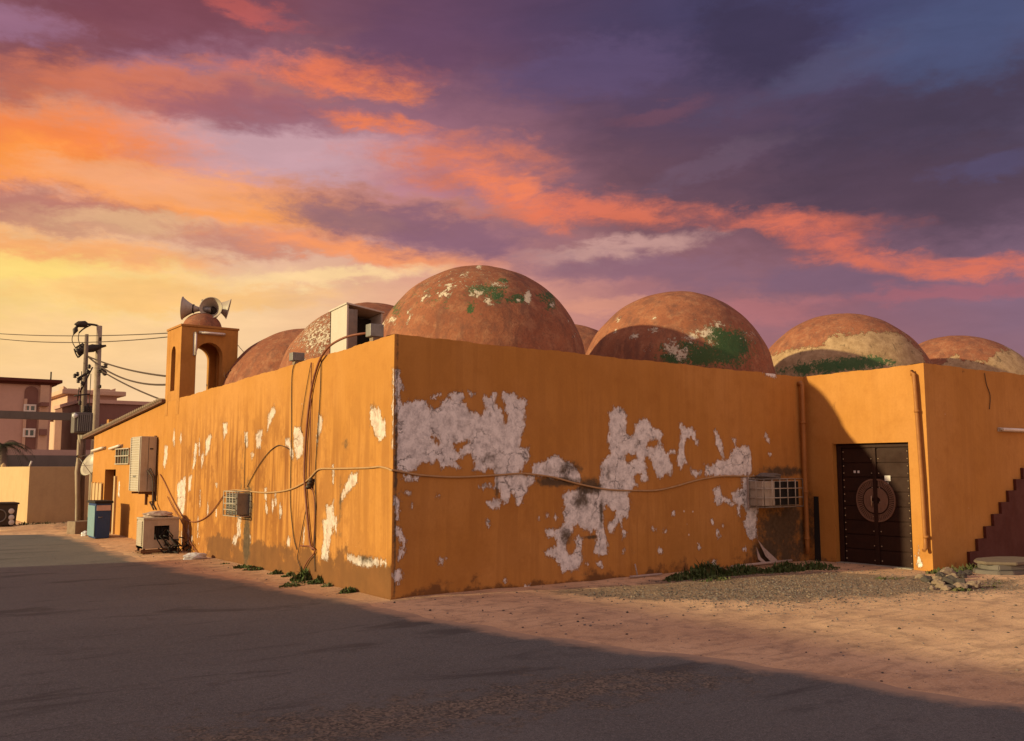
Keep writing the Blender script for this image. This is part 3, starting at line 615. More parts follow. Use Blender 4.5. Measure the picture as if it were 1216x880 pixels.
# door wall (x = LB, facing -x); s = -y
DY0, DY1, DZ = .54, 1.93, 2.02
me, s_, z_, n0, pad = wall_sheet((LB, 0, -.3), (0, -1, 0), WD, -.3, lambda s: HB+(HC-HB)*s/WD, .03, .16, (-1, 0, 0), cap0=False, cap1=False, t1=.22, holes=[(DY0, DY1, -.25, DZ)])
P2 = np.stack([s_, z_], -1)
finish(me, n0, pad, dirt=np.clip(.5-z_*2.4, 0, .5)*.8+blobs(P2, [(0.02, .6, .2, .8, .4)]), streak=np.full(n0, .12), mould=blobs(P2, [(.05, .7, .12, .8, .6), (.3, .02, .5, .12, .5)]),
       peel=np.clip(sdf(P2, [[(1.99, .02), (2.07, .02), (2.06, .3), (2.01, .38), (1.98, .2)]]), -.25, .25)-.01)
link('wall', me, M['wall'], mosque)
# wing wall (y = -WD, facing -y)
me, s_, z_, n0, pad = wall_sheet((LB, -WD, -.3), (1, 0, 0), 12.0, -.3, lambda s: HC+.02*s/6.5, .04, .22, (0, -1, 0), cap0=False)
P2 = np.stack([s_, z_], -1)
finish(me, n0, pad, dirt=np.clip(.5-z_*2.0, 0, .5)*.8, streak=np.full(n0, .18))
link('wall', me, M['wall'], mosque)
# solid core: roof slab, back walls and parapet backs
MB().box((.22, .22, 2.62), (20.0, 16.0, 2.74)).build('roof', M['roofing'], mosque)
mb = MB(); mb.box((20.0, -WD+.22, -.3), (20.22, 16.2, 3.28)); mb.box((.24, 15.98, -.3), (20.0, 16.2, 2.9)); split_build(mb, 'rear_wall', M['coping'], mosque)
mb = MB(); mb.box((LB+.16, -WD+.22, 2.62), (20.0, .3, 2.741)); mb.build('wing_roof', M['roofing'], mosque)

# ------------------------------------------------------------------ domes
DOMES = {}
def dome(cx, cy, cz, r, name='dome', seg=112, rings=52, feats=None, label=None):
    vs = []; z0 = 2.7; amin = math.asin(max(-1, (z0-cz)/r))
    for i in range(rings+1):
        a = amin+(math.pi/2-amin)*i/rings
        for k in range(seg):
            t = 2*math.pi*k/seg; w_ = 1+.007*math.sin(3*t+cx)*math.cos(a)+.005*math.sin(7*t+a*5+cy)*math.cos(a)+.003*math.sin(13*t-a*11+cx)*math.cos(a)+.003*math.sin(a*17+t*4)*math.cos(a)
            vs.append((cx+r*w_*math.cos(a)*math.cos(t), cy+r*w_*math.cos(a)*math.sin(t), cz+r*w_*math.sin(a)))
    fs = [(i*seg+k, i*seg+(k+1) % seg, (i+1)*seg+(k+1) % seg, (i+1)*seg+k) for i in range(rings) for k in range(seg)]
    me = bpy.data.meshes.new(name); me.from_pydata(vs, [], fs); me.update(); me.polygons.foreach_set('use_smooth', [True]*len(fs))
    V = np.array(vs); D = V-CAM; zc = D@Fv; px = np.stack([608+F0*(D@Rv)/zc, 440-F0*(D@Uv)/zc], -1)
    N = V-np.array([cx, cy, cz]); near = ((N*D).sum(1) < 0.15*r)
    f = feats or {}
    pm = np.linalg.norm(np.array([cx, cy, cz])-CAM)/F0
    big = lambda L_: [(a, b, c*1.45, d*1.4, e*1.15) for a, b, c, d, e in L_]
    g = blobs(px, big(f.get('green', []))); fl = blobs(px, big(f.get('flake', [])))
    set_attr(me, 'green', np.where(near, g, 0)); set_attr(me, 'flake', np.where(near, fl, .02*np.ones(len(V))))
    sk_ = sdf(px, f['skim'])*pm if f.get('skim') else np.full(len(V), -1.)
    set_attr(me, 'skim', np.where(near, np.clip(sk_, -.5, .5), -.5))
    o = link(name, me, M['dome'], mosque)
    if label: o['label'] = label
    return o
# positions from circle outlines
dome(2.61, 1.98, 3.09, 1.72, label='big terracotta dome behind the wall corner, flaked with green', feats=dict(
    green=[(568, 346, 12, 6, .75), (590, 352, 10, 6, .7), (585, 342, 16, 5, .6), (560, 366, 4, 7, .7), (615, 355, 9, 5, .75), (650, 352, 10, 6, .6), (655, 362, 5, 6, .6), (597, 334, 6, 4, .6), (470, 365, 6, 14, .45), (520, 350, 30, 14, .3)],
    flake=[(466, 380, 5, 5, .8), (486, 376, 3, 9, .75), (503, 353, 5, 4, .85), (526, 350, 7, 3, .85), (534, 341, 5, 5, .8), (566, 348, 9, 5, .8), (580, 358, 5, 5, .8), (592, 338, 10, 3, .75), (627, 353, 2.6, 6, 1.5), (616, 356, 2, 3, .9), (634, 394, 1.6, 4, 1.0), (552, 326, 4, 2, .8), (569, 317, 3, 2.5, .8), (656, 362, 3, 3, .8), (674, 381, 2, 2, .8), (682, 398, 2, 3, .8), (455, 385, 3, 8, .7), (540, 335, 60, 20, .33)]))
dome(7.06, 1.95, 3.10, 1.80, label='terracotta dome with a green painted patch on its lower right', feats=dict(
    green=[(868, 410, 16, 14, 1.0), (850, 398, 10, 9, .9), (835, 422, 18, 10, .95), (800, 425, 14, 8, .8), (815, 412, 12, 8, .75), (862, 420, 22, 14, .7), (880, 400, 10, 12, .45), (790, 415, 8, 8, .5)],
    flake=[(797, 413, 7, 9, .9), (808, 420, 9, 8, .85), (820, 400, 8, 6, .85), (838, 395, 9, 5, .85), (853, 385, 8, 4, .75), (846, 404, 5, 6, .7), (754, 399, 5, 3, .95), (777, 392, 6, 3, .85), (734, 380, 2.5, 3, .9), (778, 377, 2, 2, .8), (731, 393, 2, 4, .8), (770, 415, 7, 4, .6), (820, 410, 40, 18, .33), (890, 398, 12, 8, .4)]))
dome(12.25, 1.95, 3.03, 1.97, label='dome half stripped to pale render, green along its foot', feats=dict(
    green=[(955, 438, 12, 6, .8), (985, 435, 16, 7, .9), (1010, 432, 18, 6, .95), (1035, 430, 14, 6, .85), (1055, 430, 10, 4, .6), (930, 440, 8, 4, .5)], flake=[(1010, 400, 60, 20, .2)],
    skim=[[(905, 425), (935, 416), (960, 412), (975, 412), (984, 397), (1002, 398), (1040, 394), (1072, 396), (1095, 420), (1110, 470), (900, 470)]]))
dome(17.1, 2.0, 2.78, 2.15, label='rightmost terracotta dome with a pale stripped band', feats=dict(skim=[[(1137, 420), (1142, 428), (1170, 430), (1190, 416), (1230, 412), (1240, 470), (1090, 470), (1120, 432)]], flake=[(1198, 412, 4, 3, .7)]))
dome(2.6, 5.62, 2.96, 1.79, label='terracotta dome behind the roof hood, flecked with pale flakes', feats=dict(flake=[(380, 400, 30, 30, .62), (390, 380, 12, 14, .5), (370, 395, 14, 20, .35)]))
dome(2.66, 8.75, 2.73, 1.91, label='plain terracotta dome next to the arched tower')
dome(8.05, 6.4, 3.15, 1.80, label='dome just peeping out between the two big front domes')
dome(13.0, 6.6, 3.0, 1.85)
dome(7.9, 11.0, 3.0, 1.75)

# ------------------------------------------------------------------ corner tower of the mosque
TX0, TX1, TZ0, TZ1 = -.006, 1.17, 3.0, 4.50
def arch_plate(mb, o, du, nrm, L, z0, z1, a0, a1, zs, th, point=False, seg=16, m=0, zbot=None):
    """plate from s=0..L, z0..z1, arch opening a0..a1 springing at zs; thickness th against nrm"""
    o = Vector(o); du = Vector(du); t = -Vector(nrm)*th; P = lambda s, z: o+du*s+Vector((0, 0, z))
    r = (a1-a0)/2; c = (a0+a1)/2; zb = z0 if zbot is None else zbot
    arc = [(c-r*math.cos(math.pi*i/seg), zs+(r*1.25 if point else r)*math.sin(math.pi*i/seg)**(.8 if point else 1)) for i in range(seg+1)]
    vs = []; fs = []
    def q(*p): k = len(vs); vs.extend(p); fs.append(tuple(range(k, k+len(p))))
    for off in (Vector((0, 0, 0)), t):
        q(P(0, z0)+off, P(a0, z0)+off, P(a0, z1)+off, P(0, z1)+off); q(P(a1, z0)+off, P(L, z0)+off, P(L, z1)+off, P(a1, z1)+off)
        for (s0, y0), (s1, y1) in zip(arc[:-1], arc[1:]): q(P(s0, y0)+off, P(s1, y1)+off, P(s1, z1)+off, P(s0, z1)+off)
        if zb > z0: q(P(a0, z0)+off, P(a1, z0)+off, P(a1, zb)+off, P(a0, zb)+off)
    path = [(a0, zb)]+arc+[(a1, zb)]
    for (s0, y0), (s1, y1) in zip(path[:-1], path[1:]): q(P(s0, y0), P(s1, y1), P(s1, y1)+t, P(s0, y0)+t)
    if zb > z0: q(P(a0, zb), P(a1, zb), P(a1, zb)+t, P(a0, zb)+t)
    q(P(0, z0), P(0, z1), P(0, z1)+t, P(0, z0)+t); q(P(L, z0), P(L, z1), P(L, z1)+t, P(L, z0)+t)
    mb.add(vs, fs, m)
mb = MB(); TH = .20; TD = YT1-YT0; TW = TX1-TX0
arch_plate(mb, (TX0, YT0, 0), (1, 0, 0), (0, -1, 0), TW, TZ0-.3, TZ1, .31, .86, 3.93, TH)
arch_plate(mb, (TX0, YT1, 0), (1, 0, 0), (0, 1, 0), TW, TZ0-.3, TZ1, .31, .86, 3.93, TH)
arch_plate(mb, (TX0+.002, YT0+TH, 0), (0, 1, 0), (-1, 0, 0), TD-2*TH, TZ0, TZ1, .16, .46, 3.95, TH-.004, True, zbot=3.2)
arch_plate(mb, (TX1-.002, YT0+TH, 0), (0, 1, 0), (1, 0, 0), TD-2*TH, TZ0, TZ1, .16, .46, 3.95, TH-.004, True, zbot=3.2)
mb.box((TX0+.01, YT0+.01, TZ1-.08), (TX1-.01, YT1-.01, TZ1+.003))
M['tower'] = weath('tower_paint', ORANGE, (.24, .10, .03), 2.2, .88)
tw = mb.build('tower', M['tower'], mosque)
MB().box((TX0-.02, YT0-.02, TZ1+.005), (TX1+.02, YT1+.02, TZ1+.05), bev=.008).build('coping', M['coping'], tw)
mb = MB(); mb.lathe([(.40*math.cos(a), .34*math.sin(a)) for a in np.linspace(-.1, math.pi/2-.001, 14)], (.56, YT0+.48, TZ1+.05), seg=36)
me_o = mb.build('small_dome', M['dome'], tw)
for n in ('green', 'flake', 'skim'): set_attr(me_o.data, n, np.full(len(me_o.data.vertices), -.5 if n == 'skim' else .15))

# ------------------------------------------------------------------ mosque double door, frame, pipes, stair
door = MB().box((LB+.165, -DY1+.005, -.2), (LB+.205, -DY0-.005, DZ-.005)).build('door', M['wood'], mosque)
fr = MB(); fx = LB+.10
fr.box((fx, -DY0-.09, -.1), (fx+.07, -DY0-.004, DZ-.004), bev=.006); fr.box((fx, -DY1+.004, -.1), (fx+.07, -DY1+.06, DZ-.004), bev=.006); fr.box((fx+.001, -DY1+.06, DZ-.07), (fx+.07, -DY0-.09, DZ-.004), bev=.006)
fr.build('frame', M['wood'], door)
dc = -(DY0+DY1)/2-.02
for sgn in (0, 1):
    a, b = ((dc+.005, -DY0-.095) if sgn == 0 else (-DY1+.065, dc-.005)); lf = MB()
    lf.box((LB+.135, a, .03), (LB+.164, b, DZ-.075))
    nb = 8; hh = (DZ-.12)/nb
    for i in range(nb): lf.box((LB+.115, a+.015, .04+i*hh), (LB+.1345, b-.015, .04+(i+1)*hh-.014), bev=.005)
    lf.build('leaf', M['wood'], door)
    st = MB()
    for i in range(nb*2):
        for yy in ((b-.03) if sgn == 0 else (a+.03), (a+.06) if sgn == 0 else (b-.06)):
            if i % 2 and yy in (a+.06, b-.06): continue
            st.lathe([(.011, 0), (.009, .006), (.001, .009)], (LB+.115, yy, .10+i*hh/2), (-1, 0, 0), 8)
    split_build(st, 'stud', M['brass'], door)
MB().box((LB+.085, dc-.035, .03), (LB+.114, dc+.035, DZ-.075), bev=.006).build('centre_post', M['wood'], door)
for sgn in (-1, 1):      # carved half discs either side of the meeting post
    md = MB(); R_ = .345; zc = 1.08; x1 = LB+.112
    for r0_, r1_, dx in ((.05, .20, .012), (.222, .32, .010), (.32, R_, .022)):
        n = 26
        for i in range(n):
            a0 = -math.pi/2+math.pi*i/n; a1 = -math.pi/2+math.pi*(i+.62 if dx == .010 else i+1)/n
            pts = [(dc+sgn*(.036+r*math.cos(a)*.93), zc+r*math.sin(a)*1.02) for r, a in ((r0_, a0), (r1_, a0), (r1_, a1), (r0_, a1))]
            md.loft([(x1, p[0], p[1]) for p in pts], [(x1-dx, p[0], p[1]) for p in pts])
    md.build('medallion_half', M['wood2'], door)
hb = MB(); hb.tube([(LB+.08, dc+.055, .98), (LB+.06, dc+.055, 1.0), (LB+.06, dc+.055, 1.14), (LB+.08, dc+.055, 1.16)], .008); hb.build('handle', M['brass'], door)
MB().box((LB-.04, -DY1+.01, -.1), (LB+.165, -DY0-.01, .035), bev=.01).build('threshold', M['concrete'], mosque)
for k, (pts, nm) in enumerate([([(LB-.03, -2.075, 3.08), (LB-.07, -2.09, 3.13), (LB-.075, -2.115, 3.09), (LB-.075, -2.13, 2.9), (LB-.075, -2.175, 1.4), (LB-.075, -2.185, .52), (LB-.075, -2.185, .38), (LB-.13, -2.185, .34)], 'sun'), ([(LB-.16, .0, 3.08), (LB-.16, -.06, 3.10), (LB-.16, -.08, 3.06), (LB-.16, -.08, 1.6), (LB-.155, -.08, .3), (LB-.155, -.09, .14)], 'shade')]):
    mb = MB(); mb.tube(pts, .031 if k == 0 else .040, 14)
    for z in ((2.5, .55) if k == 0 else (2.4, 1.2, .4)):
        x = pts[3][0]; y = -2.13-(2.9-z)*.03 if k == 0 else -.08
        mb.tube([(x, y, z-.02), (x, y, z+.02)], .040 if k == 0 else .050, 14)
    mb.build('downpipe', M['pipe'], mosque)
# stair against the wing wall
SY = -WD-.05
sp = [ony(u, v, SY) for u, v in [(1151.6, 655.5), (1161.4, 641), (1170.6, 627), (1179.2, 611.6), (1187.8, 597.3), (1197.6, 582.3), (1206.4, 569)]]
mb = MB(); xs = [p[0] for p in sp]; zs = [p[2] for p in sp]
run = (xs[-1]-xs[0])/6; rise = (zs[-1]-zs[0])/6
for i in range(15):
    x = xs[0]+run*i; z = zs[0]+rise*i
    if z > 3.0: break
    mb.box((x, SY, -.2), (x+run-(.0 if z+rise > 3 else 0), -WD-.003, z))
mb.build('staircase', M['maroon'], mosque)

# ------------------------------------------------------------------ side house (lower wing with a lean-to roof)
side = empty('side_house', (0, 13, 0), 'low ochre annex with a sloping tiled eave beyond the tower', 'house')
AY0, AY1 = YT1+.003, 16.45
az0 = onx(197, 478)[2]; aztop = lambda s: 2.98-(s)*(2.98-2.47)/(AY1-AY0)
dya = onx(137.5, 560)[1]; dyb = onx(124.8, 560)[1]
me, s_, z_, n0, pad = wall_sheet((0, AY0, -.3), (0, 1, 0), AY1-AY0, -.3, aztop, .06, .22, (-1, 0, 0), holes=[(dya-AY0, dyb-AY0, -.2, 1.58), (onx(154, 545)[1]-AY0, onx(138.5, 545)[1]-AY0, 1.72, 2.06)])
P2 = np.stack([s_, z_], -1)
finish(me, n0, pad, dirt=np.clip(.35-z_*1.6, 0, .4), streak=np.full(n0, .12), peel=np.clip(sdf(P2, [[(dya-AY0-.5, .9), (dya-AY0-.3, .9), (dya-AY0-.3, 1.3), (dya-AY0-.45, 1.35)]]), -.25, .25)-.03)
M['wall2'] = M['wall']
link('wall', me, M['wall'], side)
MB().box((.5, dya-.3, -.2), (.55, dyb+.3, 1.9)).build('door', M['maroon'], side)
mb = MB(); mb.box((-.05, dya-.16, -.1), (.02, dya-.03, 1.42), bev=.01); mb.build('door_post', M['cream'], side)
y0w, y1w = onx(154, 545)[1], onx(138.5, 545)[1]
wf = MB().box((.1, y0w-.02, 1.70), (.12, y1w+.02, 2.08)).build('window', M['glass'], side)
mb = MB()
for i in range(6): yy = y0w+(y1w-y0w)*i/5; mb.box((-.03, yy-.014, 1.70), (-.005, yy+.014, 2.08))
for zz in (1.70, 1.89, 2.06): mb.box((-.045, y0w-.03, zz), (-.031, y1w+.03, zz+.025))
mb.build('grille', M['beige_metal'], wf)
# pale slatted side door panel left of the doorway
y0p, y1p = onx(122, 585)[1], onx(110.5, 585)[1]
mb = MB(); mb.box((-.03, y0p, .0), (-.006, y1p, 1.22)); 
for i in range(4): yy = y0p+(y1p-y0p)*i/3; mb.box((-.05, yy-.03, .0), (-.031, yy+.03, 1.25))
mb.build('shutter', M['cream'], side)
mb = MB(); ov = .09
A = lambda y, dz: (y, 2.98-(y-AY0)*(2.98-2.47)/(AY1-AY0)+dz)
ya, yb = AY0-.05, AY1+.95
(p1, q1), (p2, q2) = A(ya, .0), A(yb, .0)
mb.loft([(-ov, p1, q1+.01), (2.6, p1, q1+.01), (2.6, p1, q1+.07), (-ov, p1, q1+.07)], [(-ov, p2, q2+.01), (2.6, p2, q2+.01), (2.6, p2, q2+.07), (-ov, p2, q2+.07)])
rf = mb.build('roof', M['eave'], side)
mb = MB()
n = 44
for i in range(n):
    y = ya+(yb-ya)*(i+.5)/n; z = A(y, 0)[1]; mb.tube([(-ov-.05, y, z+.075), (2.6, y, z+.07)], .028, 8)
mb.build('tiles', M['stone'], rf)
mb = MB(); mb.box((.22, AY1-.22, -.3), (3., AY1, 2.45)); mb.build('end_wall', M['coping'], side)

# ------------------------------------------------------------------ roof hood, junction boxes, loudspeakers, tube lamps
H0 = ony(394, 400, 3.3); H1 = ony(411.5, 400, 3.3); H2 = ony(451, 400, 3.3)
hood = empty('roof_air_hood', (1.2, 3.6, 2.74), 'pale sheet metal air hood with a dark open mouth, left of the big dome', 'air hood')
# body: lit flank runs back in +y, open mouth faces the street
hx0, hx1, hy0 = H1[0], H2[0]+.05, 3.3
def slant(xa, xb, ya, yb, z0, za, zb): return None
zt0 = ony(411, 361, hy0)[2]; zt1 = ony(452, 372, hy0)[2]; dep = .62
mb = MB()
t = .03
def quadbox(mb, a, b, c, d, n, th, m=0):
    n = Vector(n)*th; V4 = [Vector(q) for q in (a, b, c, d)]; mb.loft([tuple(q) for q in V4], [tuple(q+n) for q in V4], m)
quadbox(mb, (hx0, hy0, 2.75), (hx0, hy0+dep, 2.75), (hx0, hy0+dep, zt0-.05), (hx0, hy0, zt0), (1, 0, 0), .03)
quadbox(mb, (hx1, hy0, 2.75), (hx1, hy0+dep, 2.75), (hx1, hy0+dep, zt1-.05), (hx1, hy0, zt1), (-1, 0, 0), .03)
quadbox(mb, (hx0, hy0+dep, 2.75), (hx1, hy0+dep, 2.75), (hx1, hy0+dep, zt1-.05), (hx0, hy0+dep, zt0-.05), (0, -1, 0), .03)
mb.build('body', M['white_metal'], hood)
mb = MB(); quadbox(mb, (hx0-.02, hy0-.02, zt0+.003), (hx1+.02, hy0-.02, zt1+.003), (hx1+.02, hy0+dep+.02, zt1-.045), (hx0-.02, hy0+dep+.02, zt0-.045), (0, 0, 1), .025); mb.build('top_panel', M['white_metal'], hood)
mb = MB(); mb.box((hx0+.031, hy0+.005, 2.75), (hx0+.19, hy0+.03, zt0-.07)); mb.build('front_panel', M['grey_metal'], hood)
mb = MB(); mb.box((hx0+.032, hy0+.36, 2.76), (hx1-.031, hy0+.38, zt1-.06)); mb.build('mouth_shade', M['black'], hood)  # black sheet put in for the shade inside the open mouth
# flank wider panel
for (u, v, y, sz, lab) in [(445, 393, .45, (.20, .14, .17), 'grey junction box on the parapet beside the wall corner'), (352.5, 424, 2.95, (.2, .14, .13), 'small dark junction box on the parapet of the sunlit wall')]:
    p = onx(u, v, .11); jb = empty('junction_box', (p[0], p[1], p[2]-sz[2]/2), lab, 'junction box', 'junction boxes on the parapet')
    MB().box((p[0]-sz[0]/2, p[1]-sz[1]/2, p[2]-sz[2]/2), (p[0]+sz[0]/2, p[1]+sz[1]/2, p[2]+sz[2]/2), bev=.01).build('case', M['grey_metal'], jb)
    MB().box((p[0]-.05, p[1]-.05, 3.0), (p[0]+.05, p[1]+.05, p[2]-sz[2]/2-.001)).build('bracket', M['stone'], jb)
def horn(c, d, R, lab, L=.42):
    c = Vector([float(x) for x in c]); d = Vector(d).normalized(); t = empty('horn_loudspeaker', c-d*L, lab, 'loudspeaker', 'horn loudspeakers on the tower')
    prof = [(R*(.16+.84*(h/L)**1.9), h-L) for h in np.linspace(0, L, 14)]
    mb = MB(); mb.lathe(prof+[(R*1.05, .0), (R*1.05, .012), (R*.98, .014)]+[(r-.006, h) for r, h in prof[::-1]], c, d, 36); mb.build('horn', M['beige_metal'], t)
    mb = MB(); mb.lathe([(R*.42, -L*.55), (R*.42, -L*.50), (R*.36, -L*.42), (.001, -L*.40)], c, d, 24); mb.lathe([(.001, -.15), (R*.12, -.13), (R*.17, -.10), (.001, -.07)], c, d, 20, 0); mb.build('driver_cone', M['dark_metal'], t)
    mb = MB(); mb.lathe([(.001, -L-.16), (.06, -L-.155), (.07, -L-.10), (.065, -L), (.03, -L+.01)], c, d, 20); mb.build('driver', M['grey_metal'], t)
    mb = MB(); b = c-d*(L-.02); mb.tube([b, b+Vector((0, 0, -.16))], .014, 8); mb.build('bracket', M['dark_metal'], t)
    return t
hc = ony(250.5, 365.5, YT0+.25)
horn(hc, (-.45, -.86, .12), .225, 'middle of the three horn speakers, its round mouth facing the street')
horn(ony(217, 366, YT0+.60), (-.88, .42, .03), .235, 'horn speaker on the tower pointing away to the left')
horn(ony(271, 367, YT0+.55), (.85, -.30, -.20), .215, 'horn speaker on the tower pointing away to the right')
mb = MB(); b = Vector((.56, YT0+.48, TZ1+.38)); mb.tube([b, b+Vector((0, 0, .13))], .02); mb.tube([b+Vector((-.45, 0, .12)), b+Vector((.42, 0, .12))], .014); tag(mb.build('speaker_mast', M['dark_metal']), 'short dark mast on the tower dome carrying the horn speakers', 'mast')

def tube_light(a, b, out, lab, r=.022):
    a = Vector([float(x) for x in a]); b = Vector([float(x) for x in b]); out = Vector(out); t = empty('tube_light', (a+b)/2, lab, 'light', 'fluorescent tube lights on the walls')
    mb = MB(); dd = (b-a).normalized(); n = dd.cross(out).normalized()
    A4 = [a+out*.003+n*.035, a+out*.003-n*.035, a+out*.04-n*.025, a+out*.04+n*.025]; mb.loft([tuple(q) for q in A4], [tuple(q+(b-a)) for q in A4]); mb.build('batten', M['white_metal'], t)
    mb = MB(); mb.tube([a+out*.068+dd*.03, b+out*.068-dd*.03], r, 12); mb.build('tube', M['tube'], t)
    mb = MB(); mb.tube([a+out*.03, a+out*.068+dd*.015, a+out*.068+dd*.05], .02, 8); mb.tube([b+out*.03, b+out*.068-dd*.015, b+out*.068-dd*.05], .02, 8); split_build(mb, 'socket', M['beige_metal'], t)
tube_light(ony(236, 395, YT0), ony(266.5, 397.5, YT0), (0, -1, 0), 'long horizontal tube light above the tower arch')
tube_light(ony(231.5, 395, YT0), ony(231, 422, YT0), (0, -1, 0), 'short upright tube light beside the tower arch')
tube_light(ony(1184.5, 510, -WD), ony(1232, 512, -WD), (0, -1, 0), 'white tube light on the shaded wall above the stairs', .028)
for (u0, v0, u1, v1, lab) in [(112, 535.5, 126, 531.5, 'tube light near the far end of the annex wall'), (133, 533, 146, 529, 'tube light over the barred annex window')]:
    tube_light(onx(u0, v0), onx(u1, v1), (-1, 0, 0), lab, .03)

# ------------------------------------------------------------------ air conditioners
def grille(mb, o, du, dv, L, H_, nu, nv, r, m=0):
    o, du, dv = Vector(o), Vector(du), Vector(dv)
    for i in range(nu+1): a = o+du*(L*i/nu); mb.tube([a, a+dv*H_], r, 6, m)
    for j in range(nv+1): a = o+dv*(H_*j/nv); mb.tube([a, a+du*L], r, 6, m)
# big condenser hung on brackets
C1 = empty('outdoor_condenser', (-.4, 10.8, 1.13), 'tall beige condenser unit hung on brackets on the sunlit wall', 'air conditioner')
cy0 = 10.35; pL = ony(166.5, 550, cy0); pR = ony(185.5, 550, cy0); cz1 = ony(170, 518, cy0)[2]; cz0 = ony(170, 584, cy0)[2]; cyE = onx(155, 550, pL[0])[1]
MB().box((pL[0], cy0, cz0), (pR[0], cyE, cz1), bev=.015).build('cabinet', M['beige_metal'], C1)
mb = MB(); 
for i in range(22): z = cz0+.06+(cz1-cz0-.12)*i/21; mb.box((pL[0]-.012, cy0+.05, z-.008), (pL[0]-.002, cyE-.05, z+.008))
mb.box((pL[0]-.02, cy0+.02, cz0+.02), (pL[0]-.001, cy0+.06, cz1-.02)); mb.box((pL[0]-.02, cyE-.06, cz0+.02), (pL[0]-.001, cyE-.02, cz1-.02)); mb.build('louvres', M['white_metal'], C1)
mb = MB()
mb.box((pL[0]-.016, cy0+.3, cz0+.3), (pL[0]-.013, cyE-.3, cz0+.34)); mb.build('badge', M['grey_metal'], C1)
mb = MB(); mb.box(((pL[0]+pR[0])/2-.008, cy0-.004, cz0+.02), ((pL[0]+pR[0])/2, cy0-.001, cz1-.02)); mb.box((pR[0]-.14, cy0-.005, cz1-.28), (pR[0]-.07, cy0-.001, cz1-.25)); mb.build('panel_seam', M['dark_metal'], C1)
mb = MB(); mb.box((pR[0]+.001, cy0+.1, cz0+.1), (-.14, cyE-.1, cz1-.12)); mb.build('coil_back', M['black'], C1)
for y in (cy0+.12, cyE-.12):
    mb = MB(); mb.box((pL[0]+.02, y-.02, cz0-.05), (-.002, y+.02, cz0-.012)); mb.box((-.05, y-.021, cz0-.3), (-.003, y+.021, cz1+.02)); mb.build('bracket', M['rust'], C1)
mb = MB()
for dx, dz in ((0, 0), (.05, .04)): mb.tube([(-.2+dx, cy0-.02, cz0+.45+dz), (-.12+dx, cy0-.12, cz0+.3), (-.08+dx, cy0-.10, cz0-.2), (-.15+dx, cy0-.1, .9), (-.13+dx, cy0-.35, .75)], .018, 8)
split_build(mb, 'pipe', M['cable'], C1)

# evaporative cooler on a stand
E0 = ony(170, 640, 8.0); E1 = ony(212, 640, 8.0); ez0 = ony(172, 652, 8.)[2]; ez1 = ony(172, 616, 8.)[2]; eyE = onx(162, 640, E0[0])[1]
C2 = empty('evaporative_cooler', ((E0[0]+E1[0])/2, 8.3, 0), 'boxy beige cooler on a rusty stand on the sand by the wall', 'cooler')
ex0, ex1 = E0[0], E1[0]
mb = MB(); ey0 = 8.0
mb.box((ex0, ey0+.03, ez0), (ex0+.03, eyE, ez1)); mb.box((ex1-.03, ey0+.03, ez0), (ex1, eyE, ez1)); mb.box((ex0, eyE-.03, ez0), (ex1, eyE, ez1)); mb.box((ex0, ey0, ez0), (ex1, eyE, ez0+.04)); mb.box((ex0-.01, ey0-.01, ez1-.03), (ex1+.01, eyE+.01, ez1+.012), bev=.01)
wx0 = ony(183, 635, 8.)[0]; wx1 = ony(201, 635, 8.)[0]; wz0 = ony(183, 641, 8.)[2]; wz1 = ony(183, 624.5, 8.)[2]
mb.box((ex0, ey0, ez0+.04), (wx0, ey0+.03, ez1-.03)); mb.box((wx1, ey0, ez0+.04), (ex1, ey0+.03, ez1-.03)); mb.box((wx0, ey0, wz1), (wx1, ey0+.03, ez1-.03)); mb.box((wx0, ey0, ez0+.04), (wx1, ey0+.03, wz0))
mb.build('cabinet', M['beige_metal'], C2)
mb = MB(); mb.box((wx0-.02, ey0+.10, wz0-.02), (wx1+.02, ey0+.12, wz1+.02), 0)
for i in range(7): x = wx0+(wx1-wx0)*i/6; mb.tube([(x, ey0+.04, wz0), (x, ey0+.04, wz1)], .006, 6)
mb.build('outlet', M['black'], C2)
mb = MB()
for i in range(12): z = ez0+.07+(ez1-ez0-.14)*i/11; mb.loft([(ex0-.02, ey0+.06, z), (ex0-.002, ey0+.06, z+.03), (ex0-.002, ey0+.06, z+.02), (ex0-.025, ey0+.06, z-.01)], [(ex0-.02, eyE-.06, z), (ex0-.002, eyE-.06, z+.03), (ex0-.002, eyE-.06, z+.02), (ex0-.025, eyE-.06, z-.01)])
mb.build('side_louvres', M['beige_metal'], C2)
for x in (ex0+.03, ex1-.03):
    for y in (ey0+.04, eyE-.04): MB().box((x-.02, y-.02, 0.0), (x+.02, y+.02, ez0-.002)).build('leg', M['rust'], C2)
mb = MB(); mb.box((ex0-.04, ey0-.02, ez0-.08), (ex1+.03, ey0+.0, ez0-.045)); mb.box((ex0-.04, ey0-.02, .07), (ex1+.03, ey0+.0, .10)); mb.box((ex0-.02, ey0, ez0-.08), (ex0+.01, eyE, ez0-.05)); split_build(mb, 'stand_rail', M['rust'], C2)
